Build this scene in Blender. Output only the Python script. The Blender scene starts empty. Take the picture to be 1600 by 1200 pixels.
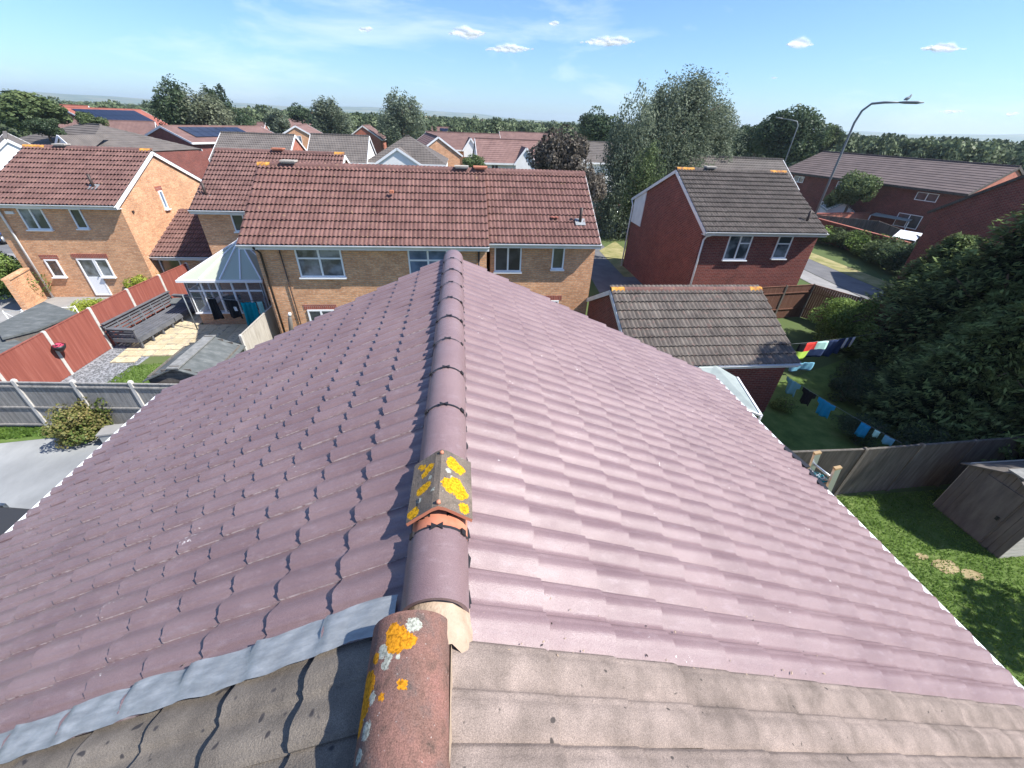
import bpy, math, random
import numpy as np
from mathutils import Vector, Matrix
R=math.radians
random.seed(7); np.random.seed(7)
SC=bpy.context.scene
COL=SC.collection
# ------------------------------------------------------------------ camera
F_PX=621.2
Mw=np.array([[0.993,-0.029,0.110],[-0.108,-0.552,0.827],[0.037,-0.833,-0.552]])
def _cal():
    N=np.array([758.,1538.]);PP=np.array([800.,600.]);d=PP-N;d2=np.linalg.norm(d);u=d/d2;f=math.sqrt(411.*d2)
    cr=lambda p:np.array([(p[0]-800)/f,(p[1]-600)/f,1.])
    up=-cr(N);up/=np.linalg.norm(up);hc=PP+u*411.;hd=np.array([-u[1],u[0]]);rv=hc+hd*((719.-hc[0])/hd[0])
    Y=cr(rv);Y-=up*Y.dot(up);Y/=np.linalg.norm(Y);X=np.cross(Y,up)
    if X[0]<0:X=-X
    return f,np.array([X,Y,up])
F_PX,Mw=_cal()
cam=bpy.data.cameras.new('camera');camo=bpy.data.objects.new('camera',cam);COL.objects.link(camo);SC.camera=camo
cam.sensor_width=36;cam.lens=36*F_PX/1600;cam.clip_start=.05;cam.clip_end=20000
rm=Matrix([[Mw[i][0],-Mw[i][1],-Mw[i][2]] for i in range(3)])
camo.matrix_world=rm.to_4x4()
def ray(px,py): return Mw@np.array([(px-800)/F_PX,(py-600)/F_PX,1.])
# ------------------------------------------------------------------ world and sun
S=Vector((.616,-.224,.755)).normalized()
W=bpy.data.worlds.new('World');SC.world=W;W.use_nodes=True
nt=W.node_tree;nt.nodes.clear()
sky=nt.nodes.new('ShaderNodeTexSky');sky.sky_type='NISHITA';sky.sun_disc=False
sky.sun_elevation=R(49);sky.sun_rotation=R(110);sky.altitude=50;sky.air_density=1.0;sky.dust_density=.6;sky.ozone_density=3.0
bg=nt.nodes.new('ShaderNodeBackground');bg.inputs[1].default_value=.105
wo=nt.nodes.new('ShaderNodeOutputWorld')
tint=nt.nodes.new('ShaderNodeMix');tint.data_type='RGBA';tint.blend_type='MULTIPLY';tint.inputs[0].default_value=1;tint.inputs[7].default_value=(.64,.83,1.12,1)
nt.links.new(sky.outputs[0],tint.inputs[6])
# thin high cirrus over the whole sky
tcw=nt.nodes.new('ShaderNodeTexCoord');mpw=nt.nodes.new('ShaderNodeMapping');mpw.inputs['Scale'].default_value=(1.6,1.6,7.0);mpw.inputs['Rotation'].default_value=(.12,.08,0)
nzw=nt.nodes.new('ShaderNodeTexNoise');nzw.inputs['Scale'].default_value=1.5;nzw.inputs['Detail'].default_value=8;nzw.inputs['Roughness'].default_value=.62;nzw.inputs['Distortion'].default_value=.5
rpw=nt.nodes.new('ShaderNodeValToRGB');rpw.color_ramp.elements[0].position=.50;rpw.color_ramp.elements[1].position=.80;rpw.color_ramp.elements[0].color=(0,0,0,1);rpw.color_ramp.elements[1].color=(.55,.55,.55,1)
cir=nt.nodes.new('ShaderNodeMix');cir.data_type='RGBA';cir.inputs[7].default_value=(7.2,7.6,8.0,1)
nt.links.new(tcw.outputs['Generated'],mpw.inputs[0]);nt.links.new(mpw.outputs[0],nzw.inputs['Vector']);nt.links.new(nzw.outputs[0],rpw.inputs[0]);nt.links.new(rpw.outputs[0],cir.inputs[0]);nt.links.new(tint.outputs[2],cir.inputs[6]);nt.links.new(cir.outputs[2],bg.inputs[0]);nt.links.new(bg.outputs[0],wo.inputs[0])
sun=bpy.data.lights.new('sun','SUN');sun.energy=4.95;sun.angle=R(.53);sun.color=(1,.955,.89)
suno=bpy.data.objects.new('sun',sun);COL.objects.link(suno);suno.rotation_euler=S.to_track_quat('Z','Y').to_euler()
SC.view_settings.view_transform='Standard';SC.view_settings.look='None';SC.view_settings.gamma=1
SC.view_settings.use_curve_mapping=False;SC.view_settings.exposure=.87
SC.cycles.max_bounces=6;SC.cycles.transparent_max_bounces=24;SC.cycles.volume_bounces=0
# ------------------------------------------------------------------ helpers
def tag(o,label=None,cat=None,group=None,kind=None):
    if label:o['label']=label
    if cat:o['category']=cat
    if group:o['group']=group
    if kind:o['kind']=kind
    return o
def empty(name,loc=(0,0,0),rz=0,label=None,cat=None,group=None):
    o=bpy.data.objects.new(name,None);COL.objects.link(o);o.location=loc;o.rotation_euler=(0,0,rz);o.empty_display_size=.2
    return tag(o,label,cat,group)
class MB:
    def __init__(s): s.v=[];s.f=[];s.m=[];s.sm=[]
    def add(s,vs,fs,mi=0,smooth=False):
        n=len(s.v);s.v+= [tuple(v) for v in vs];s.f+=[tuple(i+n for i in f) for f in fs];s.m+=[mi]*len(fs);s.sm+=[smooth]*len(fs);return s
    def quad(s,a,b,c,d,mi=0): return s.add([a,b,c,d],[(0,1,2,3)],mi)
    def box(s,x0,x1,y0,y1,z0,z1,mi=0,M=None):
        vs=[Vector((x,y,z)) for z in (z0,z1) for y in (y0,y1) for x in (x0,x1)]
        if M is not None: vs=[M@v for v in vs]
        return s.add(vs,[(0,2,3,1),(4,5,7,6),(0,1,5,4),(2,6,7,3),(0,4,6,2),(1,3,7,5)],mi)
    def beam(s,a,b,w,h,mi=0,up=(0,0,1)):
        a=Vector(a);b=Vector(b);d=(b-a);L=d.length;d.normalize();u=Vector(up)
        if abs(d.dot(u))>.98:u=Vector((0,1,0))
        x=d.cross(u).normalized();z=x.cross(d).normalized()
        M=Matrix((x,d,z)).transposed().to_4x4();M.translation=a
        return s.box(-w/2,w/2,0,L,-h/2,h/2,mi,M)
    def tube(s,pts,r,seg=8,mi=0,cap=True):
        pts=[Vector(p) for p in pts];n=len(pts);rs=r if isinstance(r,(list,tuple)) else [r]*n
        vs=[];fs=[];pu=None
        for i,p in enumerate(pts):
            d=(pts[min(i+1,n-1)]-pts[max(i-1,0)]).normalized()
            if pu is None: pu=Vector((0,0,1)) if abs(d.z)<.9 else Vector((1,0,0))
            x=d.cross(pu).normalized();y=x.cross(d).normalized();pu=y
            for k in range(seg):
                a=2*math.pi*k/seg;vs.append(p+x*math.cos(a)*rs[i]+y*math.sin(a)*rs[i])
        for i in range(n-1):
            for k in range(seg):
                k2=(k+1)%seg;fs.append((i*seg+k,i*seg+k2,(i+1)*seg+k2,(i+1)*seg+k))
        if cap: fs.append(tuple(range(seg))[::-1]);fs.append(tuple((n-1)*seg+k for k in range(seg)))
        return s.add(vs,fs,mi,True)
    def mesh(s,name):
        me=bpy.data.meshes.new(name);me.from_pydata(s.v,[],s.f);me.update()
        me.polygons.foreach_set('material_index',s.m);me.polygons.foreach_set('use_smooth',s.sm)
        uvs(me);return me
    def build(s,name,mats,parent=None,loc=None):
        me=s.mesh(name)
        for m in (mats if isinstance(mats,(list,tuple)) else [mats]): me.materials.append(m)
        return link(name,me,parent,loc)
def uvs(me):
    if not me.polygons: return
    n=len(me.polygons);no=np.zeros(n*3);me.polygons.foreach_get('normal',no);no=no.reshape(-1,3)
    lt=np.zeros(n,int);me.polygons.foreach_get('loop_total',lt)
    ln=np.repeat(no,lt,axis=0);vi=np.zeros(len(me.loops),int);me.loops.foreach_get('vertex_index',vi)
    co=np.zeros(len(me.vertices)*3);me.vertices.foreach_get('co',co);p=co.reshape(-1,3)[vi]
    t=np.stack([-ln[:,1],ln[:,0],ln[:,2]*0],1);l=np.linalg.norm(t,axis=1);flat=l<.15
    t[flat]=(1,0,0);t/=np.linalg.norm(t,axis=1)[:,None]
    b=np.cross(ln,t);b[flat]=(0,1,0)
    uv=np.stack([(p*t).sum(1),(p*b).sum(1)],1)
    me.uv_layers.new(name='UVMap');me.uv_layers[0].data.foreach_set('uv',uv.ravel())
def link(name,me,parent=None,loc=None,M=None):
    o=bpy.data.objects.new(name,me);COL.objects.link(o)
    if parent is not None:o.parent=parent
    if loc is not None:o.location=loc
    if M is not None:o.matrix_local=M
    return o
# ------------------------------------------------------------------ materials
def mat(name,base=(.5,.5,.5),rough=.7,spec=.35,metal=0,build=None):
    m=bpy.data.materials.new(name);m.use_nodes=True;t=m.node_tree;p=t.nodes['Principled BSDF']
    p.inputs['Base Color'].default_value=(*base,1);p.inputs['Roughness'].default_value=rough
    p.inputs['Specular IOR Level'].default_value=spec;p.inputs['Metallic'].default_value=metal
    if build: build(t,p)
    return m
def N(t,ty,**k):
    n=t.nodes.new('ShaderNode'+ty)
    for a,v in k.items(): setattr(n,a,v)
    return n
def setin(n,**k):
    for a,v in k.items(): n.inputs[a.replace('_',' ')].default_value=v
    return n
def noise(t,scale,detail=4,rough=.55,coord='Object',sc=None):
    tc=N(t,'TexCoord');n=setin(N(t,'TexNoise'),Scale=scale,Detail=detail,Roughness=rough)
    src=tc.outputs[coord]
    if sc:
        mp=N(t,'Mapping');mp.inputs['Scale'].default_value=sc;t.links.new(src,mp.inputs[0]);src=mp.outputs[0]
    t.links.new(src,n.inputs['Vector']);return n
def geo_noise(t,scale,detail=4,rough=.55,sc=None):
    g=N(t,'NewGeometry');n=setin(N(t,'TexNoise'),Scale=scale,Detail=detail,Roughness=rough);src=g.outputs['Position']
    if sc:
        mp=N(t,'Mapping');mp.inputs['Scale'].default_value=sc;t.links.new(src,mp.inputs[0]);src=mp.outputs[0]
    t.links.new(src,n.inputs['Vector']);return n
def ramp(t,src,stops):
    r=N(t,'ValToRGB');e=r.color_ramp.elements
    while len(e)<len(stops): e.new(.5)
    for x,(p,c) in zip(e,stops): x.position=p;x.color=(*c,1) if len(c)==3 else c
    t.links.new(src,r.inputs[0]);return r
def mix(t,a,b,fac,mode='MIX'):
    m=N(t,'Mix',data_type='RGBA',blend_type=mode);t_=t.links
    for inp,v in ((6,a),(7,b)):
        if isinstance(v,tuple): m.inputs[inp].default_value=(*v,1)
        else: t_.new(v,m.inputs[inp])
    if isinstance(fac,(int,float)): m.inputs[0].default_value=fac
    else: t_.new(fac,m.inputs[0])
    return m.outputs[2]
def bump(t,p,src,strength=.3,dist=.01):
    b=setin(N(t,'Bump'),Strength=strength,Distance=dist);t.links.new(src,b.inputs['Height']);t.links.new(b.outputs[0],p.inputs['Normal']);return b
def rnd_mul(t,col,lo=.85,hi=1.12):
    o=N(t,'ObjectInfo');mr=setin(N(t,'MapRange'),To_Min=lo,To_Max=hi);t.links.new(o.outputs['Random'],mr.inputs[0])
    cx=N(t,'CombineXYZ')
    for i in range(3): t.links.new(mr.outputs[0],cx.inputs[i])
    return mix(t,col,cx.outputs[0],1.0,'MULTIPLY')
def m_tile(name,c1,c2,rough=.6,spec=.35,bs=.25,speck=None,fine=260,lo=.88,hi=1.1,big=2.2):
    def b(t,p):
        n1=geo_noise(t,big,5,.6);c=ramp(t,n1.outputs[0],[(.32,c1),(.7,c2)]).outputs[0]
        c=rnd_mul(t,c,lo,hi)
        n2=geo_noise(t,fine,2,.6)
        n7=geo_noise(t,300,2,.6);c=mix(t,c,ramp(t,n7.outputs[0],[(.3,(.66,.66,.66)),(.7,(1.38,1.36,1.34))]).outputs[0],1.,'MULTIPLY')
        if speck:
            n3=geo_noise(t,speck[0],0,.5);k=ramp(t,n3.outputs[0],[(speck[2],(0,0,0)),(speck[2]+.05,(1,1,1))]).outputs[0]
            c=mix(t,c,speck[1],k)
        t.links.new(c,p.inputs['Base Color']);bump(t,p,n2.outputs[0],bs,.003)
    return mat(name,c1,rough,spec,0,b)
def m_brick(name,cs,mortar,dark=.0,bw=.225,bh=.075):
    def b(t,p):
        uv=N(t,'UVMap');br=N(t,'TexBrick');setin(br,Scale=1.0,Brick_Width=bw,Row_Height=bh,Mortar_Size=.008,Mortar_Smooth=.2,Bias=0.)
        br.inputs['Color1'].default_value=(*cs[0],1);br.inputs['Color2'].default_value=(*cs[1],1);br.inputs['Mortar'].default_value=(*mortar,1)
        t.links.new(uv.outputs[0],br.inputs['Vector'])
        n=geo_noise(t,1.3,4,.6);n2=geo_noise(t,9,2,.6,sc=(1,1,3))
        c=mix(t,br.outputs[0],cs[2],ramp(t,n2.outputs[0],[(.52,(0,0,0)),(.66,(.8,.8,.8))]).outputs[0])
        c=mix(t,c,ramp(t,n.outputs[0],[(.3,(.8,.8,.8)),(.7,(1.08,1.08,1.08))]).outputs[0],1.,'MULTIPLY')
        t.links.new(c,p.inputs['Base Color'])
        inv=N(t,'Math',operation='SUBTRACT');inv.inputs[0].default_value=1;t.links.new(br.outputs['Fac'],inv.inputs[1])
        bump(t,p,inv.outputs[0],.6,.008)
    return mat(name,cs[0],.85,.2,0,b)
def m_noise(name,stops,scale=3,rough=.8,spec=.2,bs=0,bscale=60,metal=0,detail=6,sc=None,det_r=.6):
    def b(t,p):
        n=geo_noise(t,scale,detail,det_r,sc);c=ramp(t,n.outputs[0],stops).outputs[0];t.links.new(c,p.inputs['Base Color'])
        if bs:
            n2=geo_noise(t,bscale,4,.6,sc);bump(t,p,n2.outputs[0],bs,.01)
    return mat(name,stops[0][1],rough,spec,metal,b)
def m_leaf(name,c1,c2,trans=.35,lo=.75,hi=1.25,scale=1.2):
    m=bpy.data.materials.new(name);m.use_nodes=True;t=m.node_tree;t.nodes.clear()
    at=N(t,'Attribute');at.attribute_name='tint'
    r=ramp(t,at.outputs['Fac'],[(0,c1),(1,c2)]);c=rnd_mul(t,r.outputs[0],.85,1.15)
    d=N(t,'BsdfDiffuse');tr=N(t,'BsdfTranslucent');ms=N(t,'MixShader');ms.inputs[0].default_value=trans
    gl=N(t,'BsdfGlossy');gl.inputs['Roughness'].default_value=.45;gl.inputs[0].default_value=(.5,.5,.5,1);m2=N(t,'MixShader');m2.inputs[0].default_value=.02
    t.links.new(c,d.inputs[0]);t.links.new(c,tr.inputs[0]);t.links.new(d.outputs[0],ms.inputs[1]);t.links.new(tr.outputs[0],ms.inputs[2])
    t.links.new(ms.outputs[0],m2.inputs[1]);t.links.new(gl.outputs[0],m2.inputs[2])
    o=N(t,'OutputMaterial');t.links.new(m2.outputs[0],o.inputs[0]);return m
M={}
def new_tile(t,p):
    n1=geo_noise(t,2.0,5,.6);c=ramp(t,n1.outputs[0],[(.3,(.170,.110,.113)),(.72,(.232,.160,.160))]).outputs[0];c=rnd_mul(t,c,.955,1.045)
    n4=geo_noise(t,9,6,.7,sc=(1,3,1));c=mix(t,c,(.30,.235,.245),ramp(t,n4.outputs[0],[(.54,(0,0,0)),(.76,(.5,.5,.5))]).outputs[0])
    n7=geo_noise(t,330,2,.6);c=mix(t,c,ramp(t,n7.outputs[0],[(.32,(.78,.78,.78)),(.68,(1.24,1.23,1.23))]).outputs[0],1.,'MULTIPLY')
    n3=geo_noise(t,45,3,.7);n5=geo_noise(t,3.1,3,.6)
    mm=N(t,'Math',operation='MULTIPLY');t.links.new(n3.outputs[0],mm.inputs[0]);t.links.new(n5.outputs[0],mm.inputs[1])
    c=mix(t,c,(.66,.6,.57),ramp(t,mm.outputs[0],[(.435,(0,0,0)),(.455,(.9,.9,.9))]).outputs[0])
    t.links.new(c,p.inputs['Base Color'])
    n2=geo_noise(t,190,3,.7);bump(t,p,n2.outputs[0],.45,.004)
    n6=geo_noise(t,5,4,.6);rr=ramp(t,n6.outputs[0],[(.35,(.33,)*3),(.7,(.50,)*3)]);t.links.new(rr.outputs[0],p.inputs['Roughness'])
M['tile_new']=mat('purple_brown_tile_paint',(.2,.12,.14),.45,.5,0,new_tile)
M['tile_edge']=m_noise('chipped_lit_tile_edge',[(.35,(.22,.15,.155)),(.62,(.52,.45,.44))],30,.7)  # pale chips, plus sun catching the edges painted into the colour
M['tile_old']=m_tile('weathered_concrete_tile',(.145,.118,.102),(.27,.218,.19),.92,.12,1.0,(34,(.07,.06,.055),.80),110,.93,1.07,6)
M['tile_old_w']=m_tile('weathered_mossy_tile',(.115,.10,.085),(.225,.195,.16),.95,.1,1.0,(22,(.06,.055,.055),.74),120,.9,1.1,4)
M['tile_brown']=m_tile('red_brown_concrete_tile',(.125,.066,.058),(.185,.103,.090),.8,.2,.5,(11,(.22,.14,.09),.74),40,.88,1.1,1.4)
M['tile_h1']=m_tile('dark_red_brown_concrete_tile',(.115,.064,.058),(.172,.100,.088),.8,.2,.5,(11,(.22,.14,.1),.75),40,.88,1.1,1.4)
M['tile_dark']=m_tile('grey_brown_concrete_tile',(.070,.060,.055),(.110,.096,.087),.85,.2,.5,(9,(.06,.055,.05),.62),40,.88,1.1,1.6)
M['tile_garage']=m_tile('grey_mossy_concrete_tile',(.085,.073,.066),(.150,.132,.115),.9,.2,.6,(7,(.15,.11,.095),.68),40,.85,1.12,2.5)
def far_roof(name,c1,c2):
    def b(t,p):
        uv=N(t,'UVMap');w=N(t,'TexWave',bands_direction='X');setin(w,Scale=1/(.15)*.157*2*1.0,Distortion=0.);t.links.new(uv.outputs[0],w.inputs['Vector'])
        n=geo_noise(t,1.1,5,.6);c=ramp(t,n.outputs[0],[(.3,c1),(.7,c2)]).outputs[0];c=rnd_mul(t,c,.88,1.1)
        t.links.new(c,p.inputs['Base Color']);bump(t,p,w.outputs[0],.7,.03)
    return mat(name,c1,.8,.25,0,b)
M['far_grey']=far_roof('grey_far_roof_tile',(.105,.092,.083),(.16,.14,.125))
M['far_brown']=far_roof('brown_far_roof_tile',(.15,.09,.08),(.22,.135,.118))
M['far_terr']=far_roof('dark_brown_terrace_tile',(.105,.08,.075),(.16,.122,.112))
M['far_red']=far_roof('red_far_roof_tile',(.25,.085,.065),(.34,.125,.09))
M['far_dark']=far_roof('dark_far_roof_tile',(.10,.085,.08),(.16,.135,.125))
M['terracotta']=m_noise('terracotta_ridge',[(.3,(.42,.14,.08)),(.7,(.55,.24,.15))],8,.8)
M['brick_y']=m_brick('buff_orange_brick',[(.72,.385,.205),(.54,.255,.125),(.76,.50,.32)],(.38,.31,.24))
M['brick_r']=m_brick('dark_red_brick',[(.215,.055,.042),(.135,.036,.032),(.27,.095,.075)],(.24,.17,.15))
M['brick_o']=m_brick('orange_red_brick',[(.46,.145,.09),(.38,.11,.07),(.52,.2,.13)],(.4,.3,.25))
M['brick_soldier']=m_brick('red_soldier_brick',[(.33,.09,.06),(.26,.07,.05),(.38,.13,.1)],(.35,.28,.23),bw=.075,bh=.3)
M['white']=mat('white_upvc',(.78,.79,.8),.35,.4)
M['offwhite']=m_noise('weathered_white_paint',[(.3,(.62,.63,.64)),(.7,(.76,.76,.75))],2,.6)
M['render']=m_noise('white_render_wall',[(.3,(.72,.72,.71)),(.7,(.8,.8,.79))],1.5,.85)
M['black']=mat('black_plastic',(.018,.018,.02),.45,.4)
M['pipe_dark']=mat('dark_brown_pipe',(.05,.035,.03),.5)
M['lead']=m_noise('lead_flashing',[(.25,(.20,.21,.215)),(.5,(.28,.295,.30)),(.75,(.40,.415,.42))],7,.5,.4,.4,22,.25,sc=(1,4,1))
def glass(name,c,curt=None):
    def b(t,p):
        n=geo_noise(t,1.7,3,.5);cc=ramp(t,n.outputs[0],[(.42,c),(.6,curt or tuple(x*1.8+.02 for x in c))]).outputs[0];t.links.new(cc,p.inputs['Base Color'])
        p.inputs['Coat Weight'].default_value=1;p.inputs['Coat Roughness'].default_value=.02
    return mat(name,c,.3,.6,0,b)
M['glass']=glass('dark_window_glass',(.018,.024,.03))
M['glass_c']=glass('curtained_window_glass',(.03,.04,.05),(.22,.25,.28))
M['glass_b']=glass('blue_window_glass',(.05,.10,.17),(.13,.2,.3))
M['solar']=mat('solar_panel_glass',(.01,.014,.03),.15,.6)
M['grass']=m_noise('lawn_grass',[(.25,(.06,.10,.025)),(.55,(.11,.165,.045)),(.8,(.19,.225,.08))],2.2,.95,.1,.9,55)
M['grass_dry']=m_noise('dry_verge_grass',[(.3,(.16,.17,.06)),(.7,(.36,.31,.16))],1.2,.95,.1,.8,30)
M['grass_blade']=m_leaf('grass_blade_leaf',(.085,.16,.03),(.24,.36,.08),.45)
M['land']=m_noise('countryside_ground',[(.25,(.05,.085,.03)),(.5,(.10,.13,.05)),(.75,(.20,.2,.10))],.02,.95,.1,.5,1.5)
M['asphalt']=m_noise('asphalt',[(.3,(.115,.115,.12)),(.7,(.17,.17,.172))],1.3,.9,.2,.5,60)
M['concrete']=m_noise('pale_concrete_drive',[(.3,(.17,.178,.182)),(.5,(.26,.27,.272)),(.68,(.37,.38,.38))],.45,.9,.2,.35,40,detail=9,sc=(1,.6,1))
M['paving']=m_noise('pavement_concrete',[(.3,(.22,.215,.21)),(.7,(.30,.295,.285))],1.5,.9)
M['slab']=m_tile('buff_paving_slab',(.44,.37,.24),(.56,.48,.33),.9,.15,.3,(6,(.36,.31,.23),.62),60,.86,1.1,3)
M['pebble']=m_tile('grey_slate_pebble',(.13,.14,.15),(.24,.25,.27),.8,.3,.5,None,60,.6,1.4,9)
M['soil']=m_noise('bare_soil',[(.3,(.22,.175,.09)),(.7,(.38,.31,.18))],5,.95,.1,.8,60)
M['fence_red']=m_noise('red_stained_fence',[(.25,(.19,.055,.042)),(.55,(.26,.084,.063)),(.8,(.33,.13,.10))],2.2,.85,.2,.4,40,sc=(5.5,5.5,.25))
M['fence_rb']=m_noise('red_brown_fence',[(.25,(.11,.05,.035)),(.55,(.16,.08,.055)),(.8,(.22,.12,.085))],2.2,.85,.2,.4,40,sc=(5.5,5.5,.25))
M['fence_grey']=m_noise('weathered_grey_fence',[(.25,(.15,.145,.14)),(.5,(.235,.228,.218)),(.8,(.37,.355,.33))],5,.9,.15,.6,60,sc=(2.4,2.4,.25))
M['fence_brown']=m_noise('brown_fence_board',[(.25,(.075,.068,.058)),(.5,(.12,.108,.092)),(.8,(.2,.185,.16))],5,.9,.15,.5,60,sc=(2.4,2.4,.25))
M['fence_pale']=m_noise('pale_fence_board',[(.3,(.30,.27,.23)),(.7,(.46,.43,.38))],6,.9,.15,.4,60,sc=(2.4,2.4,.25))
M['post']=m_noise('concrete_fence_post',[(.3,(.42,.40,.37)),(.7,(.58,.56,.52))],7,.9,.15,.3,70)
M['felt']=m_noise('grey_green_roofing_felt',[(.25,(.075,.085,.085)),(.55,(.12,.13,.13)),(.8,(.2,.21,.205))],3,.95,.15,.4,90,sc=(1,2,1))
M['bench']=m_noise('grey_painted_wood',[(.3,(.085,.09,.10)),(.7,(.145,.15,.165))],3,.75,.25)
M['wood_dark']=m_noise('dark_shed_wood',[(.3,(.11,.10,.09)),(.7,(.19,.17,.15))],4,.85,.2,.5,50,sc=(2,2,.4))
M['wood_pale']=m_noise('pale_shed_wood',[(.3,(.45,.42,.36)),(.7,(.6,.56,.5))],6,.85,.2,.3,60,sc=(.5,.5,4))
M['alu']=mat('aluminium',(.55,.57,.58),.38,.5,.75)
M['gal']=mat('grey_lamp_steel',(.17,.19,.20),.55,.4,.2)
M['bark']=m_noise('tree_bark',[(.3,(.08,.065,.05)),(.7,(.17,.14,.11))],6,.95,.1,.6,20)
M['mortar']=m_noise('sandy_ridge_mortar',[(.3,(.33,.245,.175)),(.7,(.47,.36,.27))],14,.95,.1,.7,60)
M['cons_roof']=mat('polycarbonate_sheet',(.40,.43,.34),.35,.4)
M['canopy']=m_noise('pale_canopy_sheet',[(.3,(.24,.28,.265)),(.7,(.33,.37,.35))],3,.6,.3)
M['orange']=mat('orange_plastic',(.42,.29,.15),.5)
M['teal']=mat('teal_towel',(.0,.27,.33),.9,.1);M['cloth_black']=mat('black_cloth',(.015,.016,.02),.9,.1)
M['cloth_white']=mat('white_cloth',(.7,.7,.72),.9,.1);M['cloth_navy']=mat('navy_cloth',(.03,.05,.12),.9,.1)
M['cloth_blue']=mat('blue_cloth',(.02,.26,.5),.9,.1);M['cloth_lblue']=mat('light_blue_cloth',(.16,.38,.5),.9,.1)
M['cloth_red']=mat('red_cloth',(.7,.06,.05),.9,.1);M['cloth_mint']=mat('mint_cloth',(.45,.75,.68),.9,.1);M['cloth_lime']=mat('lime_cloth',(.5,.75,.12),.9,.1)
M['hang']=mat('pink_flower_petal',(.5,.06,.12),.8)
M['car_blue']=mat('blue_car_paint',(.03,.09,.30),.25,.5);M['car_dark']=mat('dark_car_paint',(.02,.03,.028),.2,.5);M['car_grey']=mat('grey_car_paint',(.035,.036,.038),.6,.3)
M['car_green']=mat('dark_green_car_paint',(.02,.07,.07),.2,.5);M['car_white']=mat('white_van_paint',(.7,.72,.74),.3,.5)
L_=m_leaf
M['leaf_mid']=L_('mid_green_leaf',(.055,.085,.034),(.165,.21,.09))
M['leaf_dark']=L_('dark_green_leaf',(.034,.06,.033),(.115,.16,.08))
M['leaf_birch']=L_('birch_leaf',(.085,.115,.075),(.27,.31,.21),.42)
M['leaf_pale']=L_('pale_willow_leaf',(.10,.12,.07),(.24,.26,.17))
M['leaf_purple']=L_('purple_tree_leaf',(.065,.056,.045),(.23,.20,.16),.25)
M['leaf_conifer']=L_('conifer_spray_leaf',(.006,.018,.011),(.24,.32,.11),.2)  # light end of the tint paints sunlit highlights on the spray tips
M['leaf_bush']=L_('bright_bush_leaf',(.06,.11,.025),(.27,.37,.10))
M['leaf_lime']=L_('yellow_green_leaf',(.20,.26,.03),(.5,.55,.10))
M['leaf_rusty']=L_('rusty_bush_leaf',(.08,.13,.03),(.30,.24,.10))
M['leaf_far']=L_('far_wood_leaf',(.06,.085,.045),(.17,.21,.11),.25)
def lichen(name,base_stops,og,wh,ogc=(.62,.30,.01)):
    # lichen rosettes: voronoi blotches, fixed in the object's own coordinates
    def b(t,p):
        n=noise(t,14,6,.65);c=ramp(t,n.outputs[0],base_stops).outputs[0];n9=noise(t,7,7,.7);c=mix(t,c,(.085,.078,.07),ramp(t,n9.outputs[0],[(.47,(0,0,0)),(.62,(.85,.85,.85))]).outputs[0]);n8=noise(t,260,2,.6);c=mix(t,c,ramp(t,n8.outputs[0],[(.3,(.65,.65,.65)),(.7,(1.4,1.38,1.35))]).outputs[0],1.,'MULTIPLY')
        tc=N(t,'TexCoord');w=setin(N(t,'TexNoise'),Scale=30.,Detail=3.)
        t.links.new(tc.outputs['Object'],w.inputs['Vector']);w2=setin(N(t,'TexNoise'),Scale=120.,Detail=4.,Roughness=.7);t.links.new(tc.outputs['Object'],w2.inputs['Vector'])
        def spots(lst,col,c,fine):
            for (x,y,z,r) in lst:
                v=N(t,'VectorMath',operation='DISTANCE');t.links.new(tc.outputs['Object'],v.inputs[0]);v.inputs[1].default_value=(x,y,z)
                a0=N(t,'Math',operation='MULTIPLY_ADD');t.links.new(w2.outputs[0],a0.inputs[0]);a0.inputs[1].default_value=-.022;t.links.new(v.outputs['Value'],a0.inputs[2])
                a=N(t,'Math',operation='MULTIPLY_ADD');t.links.new(w.outputs[0],a.inputs[0]);a.inputs[1].default_value=-r*.9;t.links.new(a0.outputs[0],a.inputs[2])
                l=N(t,'Math',operation='LESS_THAN');t.links.new(a.outputs[0],l.inputs[0]);l.inputs[1].default_value=r*.40-.011
                cc=ramp(t,fine.outputs[0],[(.38,tuple(k*.42 for k in col)),(.5,tuple(k*.8 for k in col)),(.62,col)]).outputs[0]
                c=mix(t,c,cc,l.outputs[0])
            return c
        fine=noise(t,90,3,.7)
        n3=noise(t,55,3,.7);c=mix(t,c,(.55,.55,.5),ramp(t,n3.outputs[0],[(.68,(0,0,0)),(.72,(.6,.6,.6))]).outputs[0])
        c=spots([(a_,b_,c_,d_*.72) for a_,b_,c_,d_ in wh],(.42,.43,.36),c,fine);c=spots(og,ogc,c,fine)
        t.links.new(c,p.inputs['Base Color']);bump(t,p,noise(t,80,5,.7).outputs[0],.6,.006)
    return mat(name,base_stops[0][1],.92,.12,0,b)
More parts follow.
